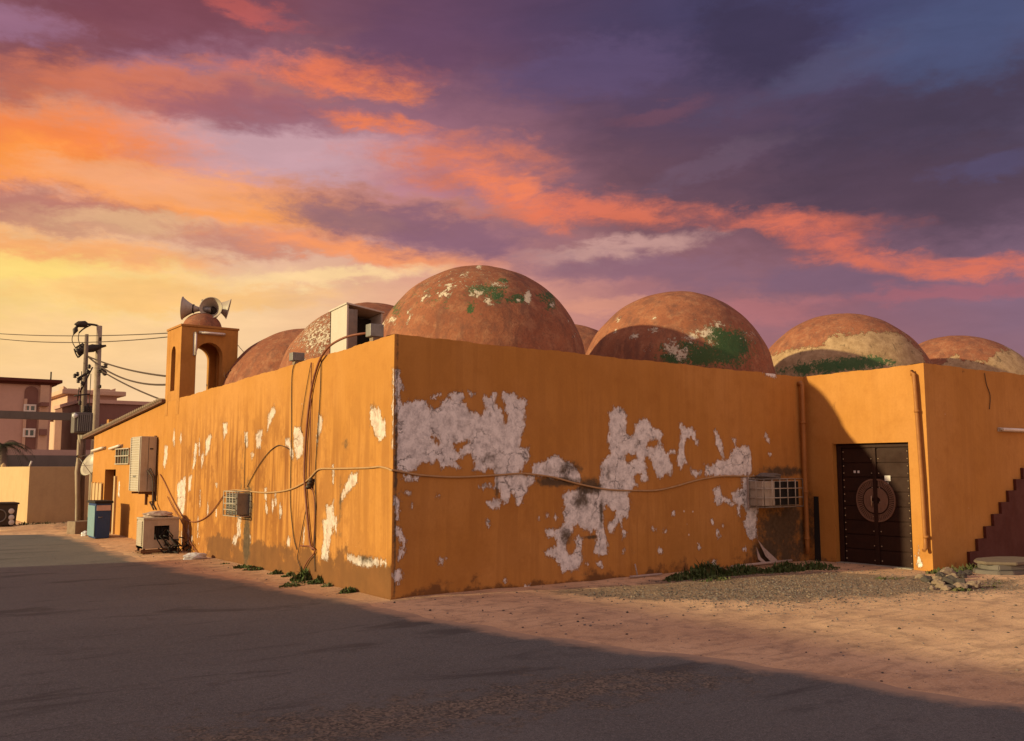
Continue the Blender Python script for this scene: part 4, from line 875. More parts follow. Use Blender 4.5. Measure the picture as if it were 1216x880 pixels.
# folded tarp on top, tangle at its right
def lump(name, c, rx, ry, rz, m, seed=0, parent=None, sq=.8):
    rnd = np.random.RandomState(seed); bm = bmesh.new(); bmesh.ops.create_icosphere(bm, subdivisions=3, radius=1)
    ph = rnd.rand(12)*6.28
    for v in bm.verts:
        n = v.co.normalized(); f = 1+.12*math.sin(n.x*4+ph[0])*math.sin(n.y*5+ph[1])+.09*math.sin(n.z*7+ph[2]+n.x*3)+.06*math.sin(n.x*13+ph[3])*math.sin(n.y*11+ph[4])+.03*math.sin(n.z*23+ph[5]+n.y*17)
        z = max(n.z, -.55); v.co = Vector((n.x*rx*f, n.y*ry*f, z*rz*f))
    me = bpy.data.meshes.new(name); bm.to_mesh(me); bm.free()
    for p in me.polygons: p.use_smooth = False if rz < .12 or name in ('rubble',) else True
    me.transform(Matrix.Translation(Vector([float(x) for x in c])))
    return link(name, me, m, parent)
tag(lump('folded_tarp', ((ex0+ex1)/2+.02, ey0+.35, ez1+.05), .27, .26, .07, M['card'], 3), 'folded pale tarp lying on top of the cooler', 'tarp')
rnd = random.Random(4); mb = MB()
for i in range(16):
    p = Vector((ex1-.15+rnd.uniform(-.15, .35), ey0-.12+rnd.uniform(-.1, .2), .05)); pts = [p]
    for k in range(6): p = p+Vector((rnd.uniform(-.13, .13), rnd.uniform(-.08, .08), rnd.uniform(-.03, .13))); p.z = max(.02, min(.5, p.z)); pts.append(p)
    mb.tube(pts, .012, 6)
tag(mb.build('tangled_hose', M['black']), 'dark tangle of hoses and scrap against the cooler', 'hoses')

# window unit in a cage on the sunlit wall
wy0 = 4.78; a = ony(280, 600, wy0); C3 = empty('window_air_conditioner', (-.15, 5.1, .85), 'small caged window unit over a dark stain on the sunlit wall', 'air conditioner', 'caged window air conditioners')
dx = a[0]; wz0_ = ony(282, 613.5, wy0)[2]; wz1_ = ony(282, 584, wy0)[2]; wyE = onx(265.5, 600, dx)[1]
MB().box((dx+.03, wy0+.04, wz0_+.02), (-.004, wyE-.02, wz1_-.03), bev=.012).build('body', M['grey_metal'], C3)
mb = MB()
for i in range(9): z = wz0_+.05+(wz1_-wz0_-.1)*i/8; mb.box((dx+.018, wy0+.07, z-.006), (dx+.029, wyE-.05, z+.006))
mb.build('louvres', M['dark_metal'], C3)
mb = MB(); grille(mb, (dx, wy0, wz0_), (0, 1, 0), (0, 0, 1), wyE-wy0, wz1_-wz0_, 4, 4, .009); grille(mb, (dx, wy0, wz0_), (1, 0, 0), (0, 0, 1), -dx-.01, wz1_-wz0_, 1, 1, .009); grille(mb, (dx, wyE, wz0_), (1, 0, 0), (0, 0, 1), -dx-.01, wz1_-wz0_, 1, 1, .009); mb.build('cage', M['beige_metal'], C3)
# window unit in a cage on the shaded wall
fy = -.34; xa = ony(907.5, 583, fy)[0]; xb = ony(953.5, 585, fy)[0]; za = ony(930, 602, fy)[2]; zb = ony(930, 569, fy)[2]
C4 = empty('window_air_conditioner', ((xa+xb)/2, -.17, za), 'caged window unit above the dark mouldy stain by the downpipe', 'air conditioner', 'caged window air conditioners')
xb = min(xb, LB-.24)
MB().box((xa+.03, fy+.06, za+.02), (xb-.03, -.004, zb-.03), bev=.012).build('body', M['beige_metal'], C4)
mb = MB(); x3 = xa+(xb-xa)*.34
for i in range(14): z = za+.05+(zb-za-.1)*i/13; mb.box((x3, fy+.046, z-.007), (xb-.06, fy+.059, z+.007))
mb.box((x3, fy+.05, za+.03), (xb-.05, fy+.0585, zb-.04)); mb.build('louvres', M['black'], C4)
mb = MB(); grille(mb, (xa, fy, za), (1, 0, 0), (0, 0, 1), xb-xa, zb-za, 5, 3, .0085); grille(mb, (xa, fy, za), (0, 1, 0), (0, 0, 1), -fy-.01, zb-za, 2, 3, .0085); grille(mb, (xb, fy, za), (0, 1, 0), (0, 0, 1), -fy-.01, zb-za, 2, 3, .0085); grille(mb, (xa, fy, zb), (1, 0, 0), (0, 1, 0), xb-xa, -fy-.01, 5, 1, .0085); grille(mb, (xa, fy, za), (1, 0, 0), (0, 1, 0), xb-xa, -fy-.01, 5, 1, .0085); mb.build('cage', M['beige_metal'], C4)
mb = MB(); mb.box((xa-.02, -.03, za-.04), (xa+.0, -.003, zb+.12)); mb.build('sleeve_board', M['card'], C4)
tag(lump('cloth_scrap', ((xa+xb)/2-.15, -.16, zb+.045), .30, .12, .06, M['greywall'], 9), 'crumpled grey cloth on top of the caged unit by the downpipe', 'cloth')
# dark narrow upright piece in the corner, torn boards, plank
mb = MB(); bx = ony(970, 620, -.13); mb.loft([(8.19, -.13, 0), (8.19, -.24, 0), (8.215, -.24, 0), (8.215, -.13, 0)], [(8.20, -.14, 1.12), (8.20, -.23, 1.12), (8.216, -.23, 1.12), (8.216, -.14, 1.12)]); tag(mb.build('dark_upright', M['black']), 'narrow black piece standing upright in the wall corner', 'board')
def sheet(name, pts, lab, cat, th=.012):
    V4 = [Vector([float(x) for x in p]) for p in pts]; n = (V4[1]-V4[0]).cross(V4[2]-V4[0]).normalized()*th; mb = MB(); mb.loft([tuple(v) for v in V4], [tuple(v+n) for v in V4]); return tag(mb.build(name, M['card']), lab, cat)
g = lambda u, v, y: ony(u, v, y)
sheet('torn_board', [g(900, 641, -.03), g(907, 650, -.05), g(922, 664, -.12), g(924, 667, -.14), g(917, 668, -.13), g(909, 660, -.08)], 'pale torn board leaning on the stained wall under the caged unit', 'board')
sheet('torn_board', [g(898, 650, -.05), g(903, 662, -.08), g(910, 668, -.12), g(906, 669, -.11), g(900, 664, -.08)], 'thin curled strip of board left of the larger torn board', 'board')
mb = MB(); a = g(868, 675, -.25); b = g(940, 668, -.3); a[2] = .07; b[2] = .09; mb.tube([a, b], .022, 6); tag(mb.build('plank', M['card']), 'thin pale plank lying in the weeds along the shaded wall', 'plank')
mb = MB(); a = g(748, 697, -.16); b = g(786, 693, -.2); a[2] = .045; b[2] = .05; mb.tube([a, b], .018, 6); mb.tube([Vector(a)+Vector((.2, .05, 0)), Vector(a)+Vector((.22, .12, .16))], .012, 6); tag(mb.build('stick', M['card']), 'short pale stick at the foot of the shaded wall, left of the weeds', 'stick')
# notices on the door
for (u, v, w_, h_, lab) in [(1054, 568, 7.2, 6.5, 'larger white notice stuck on the right door leaf'), (1053, 574.5, 4.5, 3, 'tiny white sticker under the larger notice on the door'), (1015, 560.3, 2.4, 2.8, 'tiny white sticker on the left door leaf, left of a pair'), (1019.5, 560.3, 2.4, 2.8, 'tiny white sticker on the left door leaf, right of a pair')]:
    x = LB+.112; a = onx(u-w_/2, v-h_/2, x); b = onx(u+w_/2, v+h_/2, x)
    mb = MB(); mb.box((x-.004, a[1], b[2]), (x+.0005, b[1], a[2])); tag(mb.build('door_notice', M['paper']), lab, 'notice', 'paper notices on the door')

# ------------------------------------------------------------------ cables on the walls
def wirepts(pts, f, n=6):
    P = [Vector([float(c) for c in f(u, v)]) for u, v in pts]; out = []
    for i in range(len(P)-1):
        p0_ = P[max(i-1, 0)]; p1_ = P[i]; p2_ = P[i+1]; p3_ = P[min(i+2, len(P)-1)]
        for k in range(n):
            t = k/n; out.append(.5*((2*p1_)+(-p0_+p2_)*t+(2*p0_-5*p1_+4*p2_-p3_)*t*t+(-p0_+3*p1_-3*p2_+p3_)*t**3))
    return out+[P[-1]]
def cable(lab, pts, f, r, m, grp='cables on the sunlit wall'):
    mb = MB(); mb.tube(wirepts(pts, f), r, 6); return tag(mb.build('cable', m), lab, 'cable', grp)
c4p = lambda p: crop(240, 390, 2.666, p); c3p = lambda p: crop(90, 490, 4.4, p)
FX = lambda d: (lambda u, v: onx(u, v, d)); FY = lambda d: (lambda u, v: ony(u, v, d))
top = [(-.0, 0)]
main_px = c4p([(365, 120), (345, 200), (330, 330), (324, 450), (330, 560), (342, 680), (352, 700)])
P_over = [Vector(onx(*q, -.03)) for q in main_px]
pts3 = [Vector(onx(447, 396, .35)), Vector(onx(433, 396, .2)), Vector(onx(412, 400, .05)), Vector(onx(394, 409, -.03)), Vector(onx(384, 420, -.05))]+P_over
def smooth3(P, n=5):
    out = []
    for i in range(len(P)-1):
        p0_ = P[max(i-1, 0)]; p1_ = P[i]; p2_ = P[i+1]; p3_ = P[min(i+2, len(P)-1)]
        for k in range(n):
            t = k/n; out.append(.5*((2*p1_)+(-p0_+p2_)*t+(2*p0_-5*p1_+4*p2_-p3_)*t*t+(-p0_+3*p1_-3*p2_+p3_)*t**3))
    return out+[P[-1]]
mb = MB(); mb.tube(smooth3(pts3), .017, 8); tag(mb.build('cable', M['redcable']), 'thick brown cable arching over the parapet and down the sunlit wall', 'cable', 'cables on the sunlit wall')
cable('thin cable hanging from the small dark junction box', c4p([(300, 100), (287, 130), (283, 200), (283, 350), (280, 480), (280, 560), (290, 660), (300, 700)]), FX(-.015), .007, M['cable'])
cable('thin slack cable left of the thick brown cable', c4p([(345, 108), (325, 220), (313, 310), (316, 330)]), FX(-.014), .005, M['cable'])
cable('thin cable right of the thick brown cable, reaching the wall foot', c4p([(377, 95), (374, 200), (366, 330), (358, 460), (360, 560), (356, 700), (358, 770)]), FX(-.015), .007, M['cable'])
cable('thin cable twisting beside the thick brown cable', c4p([(346, 108), (344, 250), (341, 400), (340, 480), (354, 530), (357, 600), (352, 690)]), FX(-.024), .008, M['redcable'])
cable('brown cable rising from the weeds in a curve at the wall foot', c4p([(314, 800), (318, 770), (335, 735), (352, 715), (356, 700), (340, 690), (310, 688)]), FX(-.03), .010, M['redcable'])
cable('thin cable swinging left below the cable knot', c4p([(332, 560), (318, 630), (306, 700), (302, 730), (318, 770)]), FX(-.02), .006, M['cable'])
cable('cable sloping from the caged unit up to the wall middle', c3p([(895, 388), (925, 330), (960, 270), (1010, 205), (1056, 172)])+c4p([(262, 375), (275, 382)]), FX(-.014), .007, M['cable'])
cable('brown cable sagging from the tall condenser to the caged unit', c3p([(440, 322), (462, 360), (500, 440), (540, 515), (575, 560), (630, 570), (700, 530), (775, 428)]), FX(-.02), .010, M['redcable'])
cable('cable dropping from the condenser pipes to the sand', c3p([(480, 440), (510, 500), (545, 555), (570, 610), (600, 680), (645, 745)]), FX(-.03), .010, M['redcable'])
cable('tiny wire running up the wall from the caged unit', c3p([(880, 395), (882, 300), (884, 200), (888, 120)]), FX(-.012), .005, M['cable'])
L = [Vector(onx(*q, -.016)) for q in c4p([(75, 517), (110, 512), (200, 520), (270, 512), (320, 490), (345, 470), (370, 446), (420, 444), (470, 443), (530, 441), (560, 438), (585, 443), (598, 449)])]
Rr = [Vector(ony(*q, -.016)) for q in [(467.5, 558.5), (480, 561), (503.6, 564.7), (545, 566.6), (592.7, 564), (610, 562.6), (624.5, 562.5), (656, 566.6), (688, 575), (720, 581), (748, 582.5), (777, 582.5), (798, 578.7), (825, 571), (840, 567.8), (857, 565.5), (880, 565.5), (902, 565.7)]]
corner = [Vector((-.018, -.018, (L[-1].z+Rr[0].z)/2))]
mb = MB(); mb.tube(smooth3(L+corner+Rr), .013, 8); tag(mb.build('wall_cable', M['rope']), 'long tan cable wrapped round the wall corner to the caged units', 'cable')
mb = MB(); kn = Vector(onx(*crop(240, 390, 2.666, [(345, 480)])[0], -.04)); 
for k in range(3): mb.lathe([(.03+.008*k, -.02), (.045+.008*k, 0), (.03+.008*k, .02)], kn+Vector((0, .03*k, -.05*k)), (0, .3, 1), 10)
tag(mb.build('cable_knot', M['cable']), 'dark knot where the hanging cables meet the tan cable', 'cable')
cable('short dark wire hanging down the top of the shaded wing wall', crop(880, 430, 3.036, [(878, 40), (885, 80), (898, 120), (896, 170)]), FY(-WD-.012), .006, M['cable'], 'cables on the shaded wing wall')

# ------------------------------------------------------------------ blue bin, blocks, bag, rubble
bp = onz(118, 641); bn = empty('waste_bin', (bp[0], bp[1], 0), 'tall dark blue waste bin with a pale band and black lid', 'bin')
by = onz(118, 640.5)[1]; q0 = ony(112, 640, by); q1 = ony(131, 640, by); bz = ony(120, 598, by)[2]; qe = onx(105, 640, q0[0])
bx0, bx1 = q0[0], q1[0]; bye = by+.75
mb = MB(); mb.loft([(bx0+.02, by+.02, .02), (bx1-.02, by+.02, .02), (bx1-.02, bye-.02, .02), (bx0+.02, bye-.02, .02)], [(bx0, by, bz), (bx1, by, bz), (bx1, bye, bz), (bx0, bye, bz)]); mb.build('body', M['blue'], bn, .01)
mb = MB(); mb.box((bx0-.012, by+.03, .06), (bx0+.0, bye-.03, bz-.05)); mb.build('side_panel', M['teal'], bn)
mb = MB(); mb.box((bx0+.02, by-.008, bz-.16), (bx1-.02, by+.005, bz-.04)); mb.build('band', M['pinkband'], bn)
mb = MB(); mb.box((bx0-.03, by-.03, bz+.002), (bx1+.03, bye+.03, bz+.06), bev=.015); mb.build('lid', M['black'], bn)
mb = MB(); mb.tube([(bx0+.07, by-.01, .5), (bx0+.07, by-.04, .5), (bx0+.14, by-.04, .5), (bx0+.14, by-.01, .5)], .008); mb.build('handle', M['grey_metal'], bn)
mb = MB(); mb.box((bx0+.03, by+.05, .0), (bx0+.09, bye-.05, .03)); mb.box((bx1-.09, by+.05, .0), (bx1-.03, bye-.05, .03)); split_build(mb, 'skid', M['black'], bn)
lb_ = lump('plastic_bag', tuple(onz(231, 664.5))[:2]+(.045,), .20, .13, .075, M['bag'], 12); tag(lb_, 'crumpled white plastic bag on the sand below the sagging cable', 'bag')
def block(name, u, v, sx, sy, sz, rz, m, lab, cat, grp=None):
    p = onz(u, v); z = gz(p[0], p[1]); mb = MB(); mb.box((p[0]-sx/2, p[1]-sy/2, z-.02), (p[0]+sx/2, p[1]+sy/2, z+sz), rz=rz, bev=.02)
    return tag(mb.build(name, m), lab, cat, grp)
block('concrete_block', 95, 634, .48, .4, .30, .3, M['stone'], 'big squarish stone block at the foot of the utility pole', 'block', 'stone blocks by the pole')
block('concrete_block', 88, 627, .5, .4, .12, .1, M['concrete'], 'low flat stone block just behind the big block', 'block', 'stone blocks by the pole')
lump_ = lump('stone', tuple(onz(101, 637))[:2]+(.05,), .09, .09, .08, M['bag'], 5); tag(lump_, 'small white stone between the block and the blue bin', 'stone')
slab = empty('stone_slab', tuple(onz(1205, 684))[:2]+(0,), 'stack of flat round-edged stone slabs in front of the stairs', 'slab')
c = onz(1210, 683); 
for i, (r, z0, z1, dx) in enumerate([(.62, -.05, .09, 0), (.58, .092, .17, .03), (.66, .172, .215, .06)]):
    rnd = random.Random(i+3); poly = [(c[0]+dx+r*math.cos(a)*rnd.uniform(.88, 1.06), c[1]+.2+.62*r*math.sin(a)*rnd.uniform(.88, 1.06)) for a in np.linspace(0, 2*math.pi, 15)[:-1]]
    mb = MB(); mb.prism(poly, z0, z1); mb.build('slab', M['greywall'] if i != 2 else M['slabtop'], slab, .012)  # slab colours darkened to stand for shade lying on the stones
# rubble stones in front of the sunlit door jamb: one by one
rnd = random.Random(21); first = True
rub = []
for i in range(34):
    u = rnd.gauss(1126, 17); v = 688+rnd.uniform(0, 17)-abs(u-1126)*.05; p = onz(u, v); s_r = rnd.uniform(.035, .10)*(1 if i > 6 else 1.5)
    o = lump('rubble', (0, 0, 0), s_r, s_r*rnd.uniform(.6, 1), s_r*rnd.uniform(.45, .8), M['stone'] if rnd.random() < .6 else M['peb2'], 30+i)
    o.location = (p[0], p[1], gz(p[0], p[1])+s_r*.25); o.rotation_euler = (rnd.uniform(-.4, .4), rnd.uniform(-.4, .4), rnd.uniform(0, 6)); rub.append(o)
    tag(o, 'broken stone in the rubble heap by the sunlit door jamb', 'rubble', 'rubble heap by the door jamb')
# gravel and pebbles (uncountable)
def pebbles(name, n, sampler, r0, r1, m, seed):
    rnd = random.Random(seed); mb = MB(); ico = bmesh.new(); bmesh.ops.create_icosphere(ico, subdivisions=1, radius=1); V = [v.co.copy() for v in ico.verts]; Fq = [[x.index for x in f.verts] for f in ico.faces]; ico.free()
    for i in range(n):
        x, y = sampler(rnd); r = r0+(r1-r0)*rnd.random()**3; z = gz(x, y); a = rnd.uniform(0, 6.28); sx, sy, sz = r, r*rnd.uniform(.6, 1), r*rnd.uniform(.4, .8); ca, sa = math.cos(a), math.sin(a)
        mb.add([(x+v.x*sx*ca-v.y*sy*sa, y+v.x*sx*sa+v.y*sy*ca, z+v.z*sz+sz*.3) for v in V], Fq, rnd.choices(range(len(m)), [5, 4, 1][:len(m)])[0], False)
    me = bpy.data.meshes.new(name); me.from_pydata(mb.v, [], mb.f); me.update(); me.polygons.foreach_set('material_index', mb.m)
    return link(name, me, m)

def s_gravel(r):
    while True:
        u = r.uniform(700, 1216) if r.random() < .3 else r.gauss(940, 90); t_ = r.random()
        lo = np.interp(u, [640, 760, 880, 985, 1085, 1150, 1216], [706, 700, 690, 684, 690, 692, 692]); hi = np.interp(u, [640, 700, 900, 1000, 1100, 1216], [709, 712, 717, 713, 710, 706]); p = onz(u, lo+(hi-lo)*(.5+r.gauss(0, .42)))
        if p[1] < -.15 and not (p[0] > LB-.05 and p[1] > -WD-.05): return p[0], p[1]
tag(pebbles('gravel', 9000, s_gravel, .004, .017, [M['peb1'], M['peb2'], M['peb3']], 5), 'grey gravel strewn in front of the shaded wall and the door', 'gravel', kind='stuff')
def s_loose(r):
    while True:
        x = r.uniform(-1.5, 9); y = r.uniform(-8, 9)
        if x > float(edge_x(y))+.05 and (y < -.1 or x < -.05) and not (x > LB-.05 and y > -WD-.05): return x, y
tag(pebbles('pebbles', 1500, s_loose, .004, .018, [M['peb1'], M['peb2'], M['peb3']], 8), 'small loose pebbles scattered over the packed sand', 'pebbles', kind='stuff')
def s_road(r):
    while True:
        x = r.uniform(-6, .5); y = r.uniform(-7.6, 6)
        if x < float(edge_x(y)): return x, y
tag(pebbles('road_grit', 500, s_road, .003, .010, [M['peb1'], M['peb2'], M['peb3']], 9), 'fine grit lying on the dark asphalt', 'grit', kind='stuff')

# weeds
def weeds(name, spots, lab, seed, mats=None):
    rnd = random.Random(seed); mb = MB(); mats = mats or [M['weed'], M['dryweed']]
    for (x, y, rad, hgt, n) in spots:
        for i in range(n):
            a = rnd.uniform(0, 6.28); rr_ = rad*math.sqrt(rnd.random()); px_, py_ = x+rr_*math.cos(a), y+rr_*math.sin(a)*.6
            if px_ > -.02 and py_ > -.02 and px_ < LB: py_ = -.03 if y < 0 else py_; px_ = -.03 if y > 0 else px_
            h_ = hgt*rnd.uniform(.3, 1.15)*(1-.5*rr_/rad)*(.35+.9*abs(math.sin(px_*5.1+1.3*math.sin(px_*2.3+py_*7)))); a2 = rnd.uniform(0, 6.28); ln = rnd.uniform(.1, .6)*h_; w_ = rnd.choice([.006, .010, .016, .026])*rnd.uniform(.7, 1.2)
            z = gz(px_, py_)-.01; b0 = Vector((px_, py_, z)); dirn = Vector((math.cos(a2), math.sin(a2), 0)); sd__ = Vector((-dirn.y, dirn.x, 0))*w_
            p1_ = b0+dirn*ln*.4+Vector((0, 0, h_*.6)); p2_ = b0+dirn*ln+Vector((0, 0, h_*rnd.uniform(.7, 1)))
            mb.add([b0-sd__*.5, b0+sd__*.5, p1_+sd__, p1_-sd__, p2_], [(0, 1, 2, 3), (3, 2, 4)], 0 if rnd.random() < .8 else 1)
    me = bpy.data.meshes.new(name); me.from_pydata(mb.v, [], mb.f); me.update(); me.polygons.foreach_set('material_index', mb.m)
    return tag(link(name, me, mats), lab, 'weeds', kind='stuff')
sp = []
for (u, v, rad, hg, n) in [(292, 676, .30, .09, 160), (304, 678, .3, .07, 120), (330, 683, .22, .08, 90), (350, 686, .2, .10, 100), (372, 690, .30, .17, 300), (360, 694, .40, .06, 300), (384, 694, .2, .13, 160), (394, 697, .16, .08, 60), (418, 704, .18, .15, 190), (412, 705, .14, .1, 80), (266, 672, .15, .05, 40), (345, 697, .3, .05, 160)]:
    p = onz(u, v); sp.append((min(p[0], -.06), p[1], rad*.7, hg, n))
weeds('weeds', sp, 'low green weeds growing along the foot of the sunlit wall', 3)
sp = []
for (u, v, rad, hg, n) in [(815, 689, .35, .14, 320), (835, 686, .4, .27, 420), (855, 684, .4, .25, 420), (875, 683, .4, .18, 520), (895, 681, .4, .15, 260), (915, 680, .4, .16, 240), (935, 679, .4, .18, 260), (955, 677, .4, .2, 260), (975, 677, .4, .15, 200), (800, 691, .2, .08, 90), (845, 690, .4, .08, 200)]:
    p = onz(u, v); sp.append((p[0], min(p[1], -.12), rad, hg, n))
weeds('weeds', sp, 'thick green weeds in the shade at the foot of the peeling wall', 4)
sp = []
for (u, v, rad, hg, n) in [(1112, 684, .2, .12, 130), (1130, 683, .3, .13, 200), (1150, 680, .3, .14, 180), (1142, 703, .25, .08, 170), (1056, 690, .3, .05, 100), (1165, 700, .4, .05, 90), (1105, 692, .15, .06, 50), (1185, 694, .3, .05, 50)]:
    p = onz(u, v); sp.append((p[0], p[1], rad, hg, n))
weeds('weeds', sp, 'sparse weeds among the rubble near the stairs', 5, [M['dryweed'], M['weed']])
sp = []
for (u, v, rad, hg, n) in [(40, 624, .5, .15, 160), (60, 626, .8, .12, 200), (76, 628, .6, .22, 260), (84, 627, .4, .2, 160)]:
    p = onz(u, v); sp.append((p[0], p[1], rad, hg, n))
weeds('weeds', sp, 'dry brush at the foot of the far cream wall', 6, [M['dryweed'], M['weed']])
# sand mound under the far wall
p = onz(60, 629); o = lump('sand_mound', (0, 0, 0), 1.6, .7, .16, M['sand'], 3); o.location = (p[0], p[1], -.02); tag(o, 'low mound of sand and dirt by the far cream wall', 'mound'); set_attr(o.data, 'gravel', np.full(len(o.data.vertices), .3))
p = onz(20, 630); o = lump('sand_mound', (0, 0, 0), .9, .4, .12, M['sand'], 5); o.location = (p[0]+.5, p[1], -.02); tag(o, 'small mound of reddish dirt in front of the dark container', 'mound'); set_attr(o.data, 'gravel', np.full(len(o.data.vertices), .4))

# ------------------------------------------------------------------ poles, transformer, dish
def atdist(u, v, y): return Vector([float(c) for c in ony(u, v, y)])
PY = 18.1
poleB = empty('utility_pole', tuple(atdist(94, 626, PY)), 'shorter dark utility pole with tangled crossarms behind the blue bin', 'utility pole')
b0 = atdist(94, 630, PY); b1 = atdist(103, 397, PY)
MB().tube([b0, b0.lerp(b1, .3), b0.lerp(b1, .6), b1], [.11, .095, .08, .05], 14).build('shaft', M['polewood'], poleB)
mb = MB(); 
for (u0, v0, u1, v1, r) in [(92, 450, 107, 441, .035), (95, 466, 110, 436, .02), (88, 470, 106, 468, .02), (94, 460, 92, 476, .015), (108, 444, 105, 500, .01), (96, 470, 95, 515, .012), (97, 441, 96, 470, .012)]:
    mb.tube([atdist(u0, v0, PY-.2), atdist(u1, v1, PY-.2)], r, 8)
split_build(mb, 'crossarm', M['dark_metal'], poleB)
for (u, v) in [(89, 446), (93, 452), (96, 449), (104, 441), (106, 435), (92, 444), (98, 455), (95, 478), (104, 482)]:
    p = atdist(u, v, PY-.25); mb = MB(); mb.lathe([(.02, -.07), (.055, -.05), (.03, -.03), (.06, -.01), (.03, .01), (.05, .03), (.01, .06)], p, (0, 0, 1), 12); mb.build('insulator', M['dark_metal'], poleB)
mb = MB(); mb.tube([atdist(93, 622, PY-.15), atdist(92, 560, PY-.2), atdist(96, 530, PY-.2), atdist(95, 505, PY-.2)], .07, 8); mb.tube([atdist(97, 560, PY-.2), atdist(93, 548, PY-.22), atdist(94, 522, PY-.2)], .05, 8); split_build(mb, 'cable_riser', M['polelight'], poleB)
mb = MB(); mb.tube([atdist(91.5, 626, PY-.12), atdist(91.7, 570, PY-.12)], .05, 8); mb.build('white_sleeve', M['tankwhite'], poleB)

poleA = empty('utility_pole', tuple(atdist(107, 636, PY+.9)), 'taller pale utility pole with a curved arm behind the annex roof', 'utility pole')
YA = PY+.9; a0 = atdist(108, 634, YA); a1 = atdist(118, 387, YA)
MB().tube([a0, a0.lerp(a1, .5), a1], [.12, .10, .08], 16).build('shaft', M['polelight'], poleA)
mb = MB(); A_ = lambda pts: smooth3([atdist(u, v, YA) for u, v in pts]); mb.tube(A_([(118, 391), (116, 387), (110, 385.5), (102, 385), (95, 386), (91, 389), (89, 393)]), .032, 8); mb.tube(A_([(108, 386), (100, 390), (94, 395)]), .022, 6); mb.build('curved_arm', M['dark_metal'], poleA)
mb = MB(); mb.lathe([(.01, -.2), (.09, -.1), (.10, .1), (.01, .2)], atdist(97, 385, YA-.05), (1, 0, .1), 12); mb.lathe([(.01, -.15), (.08, 0), (.01, .15)], atdist(89.5, 392, YA-.05), (.3, 0, 1), 10); split_build(mb, 'arm_joint', M['dark_metal'], poleA)
mb = MB(); mb.lathe([(.02, -.42), (.09, -.2), (.12, .08), (.05, .3), (.03, .45)], atdist(107, 414, YA-.1), (1, 0, .28), 14); mb.build('lamp_head', M['dark_metal'], poleA)
mb = MB()
for (u0, v0, u1, v1) in [(91, 414, 95, 421), (95, 411, 99, 419), (98, 409, 101, 416)]: mb.tube([atdist(u0, v0, YA-.1), atdist(u1, v1, YA-.1)], .055, 10)
mb.tube([atdist(90, 413, YA-.1), atdist(99, 408, YA-.1)], .03); mb.tube([atdist(93, 424, YA-.1), atdist(101, 417, YA-.1)], .03); mb.tube(A_([(88, 414), (90, 420), (93, 425)]), .02); split_build(mb, 'fuse_cutout', M['dark_metal'], poleA)
mb = MB(); mb.tube(A_([(89, 394), (86, 400), (86, 406), (90, 414)]), .012, 6); mb.tube(A_([(94, 395), (93, 402), (95, 410)]), .012, 6); split_build(mb, 'jumper_wire', M['cable'], poleA)
mb = MB()
for (u, v) in [(120.5, 402.5), (120.5, 410), (120, 459)]: mb.tube([atdist(u-2.5, v, YA-.12), atdist(u, v, YA-.12)], .05, 8)
mb.tube([atdist(117, 440, YA-.15), atdist(126, 434, YA-.15)], .03); mb.tube([atdist(117, 441, YA-.15), atdist(125, 443, YA-.15)], .03); split_build(mb, 'step_bolt', M['dark_metal'], poleA)
for (u, v) in [(125.5, 434), (124.5, 443), (121, 437), (123, 441)]: mb = MB(); mb.lathe([(.02, -.08), (.07, -.05), (.03, -.02), (.07, .02), (.02, .07)], atdist(u, v, YA-.2), (0, 0, 1), 12); mb.build('insulator', M['dark_metal'], poleA)
# transformer
tr = empty('pole_transformer', tuple(atdist(100, 515, PY-.4)), 'grey box transformer fixed between the two utility poles', 'transformer')
ta = atdist(87.5, 514, PY-.6); tb = atdist(111, 490, PY-.6)
MB().box((ta.x, ta.y, ta.z), (tb.x, ta.y+.45, tb.z), bev=.03).build('tank', M['greywall'], tr)
mb = MB()
for i in range(7): x = ta.x+.09+(tb.x-ta.x-.18)*i/6; mb.box((x-.012, ta.y-.05, ta.z+.05), (x+.012, ta.y-.001, tb.z-.06))
mb.build('cooling_fins', M['grey_metal'], tr)
for u in (100, 103, 107): mb = MB(); mb.lathe([(.03, 0), (.06, .03), (.03, .06), (.06, .09), (.03, .12), (.05, .15), (.01, .2)], atdist(u, 490, PY-.45), (0, 0, 1), 12); mb.build('bushing', M['dark_metal'], tr)
mb = MB(); mb.lathe([(.01, -.07), (.07, -.03), (.07, .03), (.01, .07)], atdist(89, 493.5, PY-.65), (0, 0, 1), 12); mb.build('cap', M['bag'], tr)
mb = MB(); mb.tube([atdist(96, 519, PY-.45), atdist(112, 517, PY-.45)], .06); mb.build('mount', M['concrete'], tr)
# big grey conduit from off frame
ob = MB(); l0 = atdist(-70, 491.5, PY+1.6); l1 = atdist(89, 495, PY+1.6); ob.box((l0.x, l0.y-.12, l1.z-.11), (l1.x, l0.y+.12, l1.z+.11)); ob = tag(ob.build('overhead_beam', M['greywall']), 'long grey overhead beam ending at the pole transformer', 'beam')
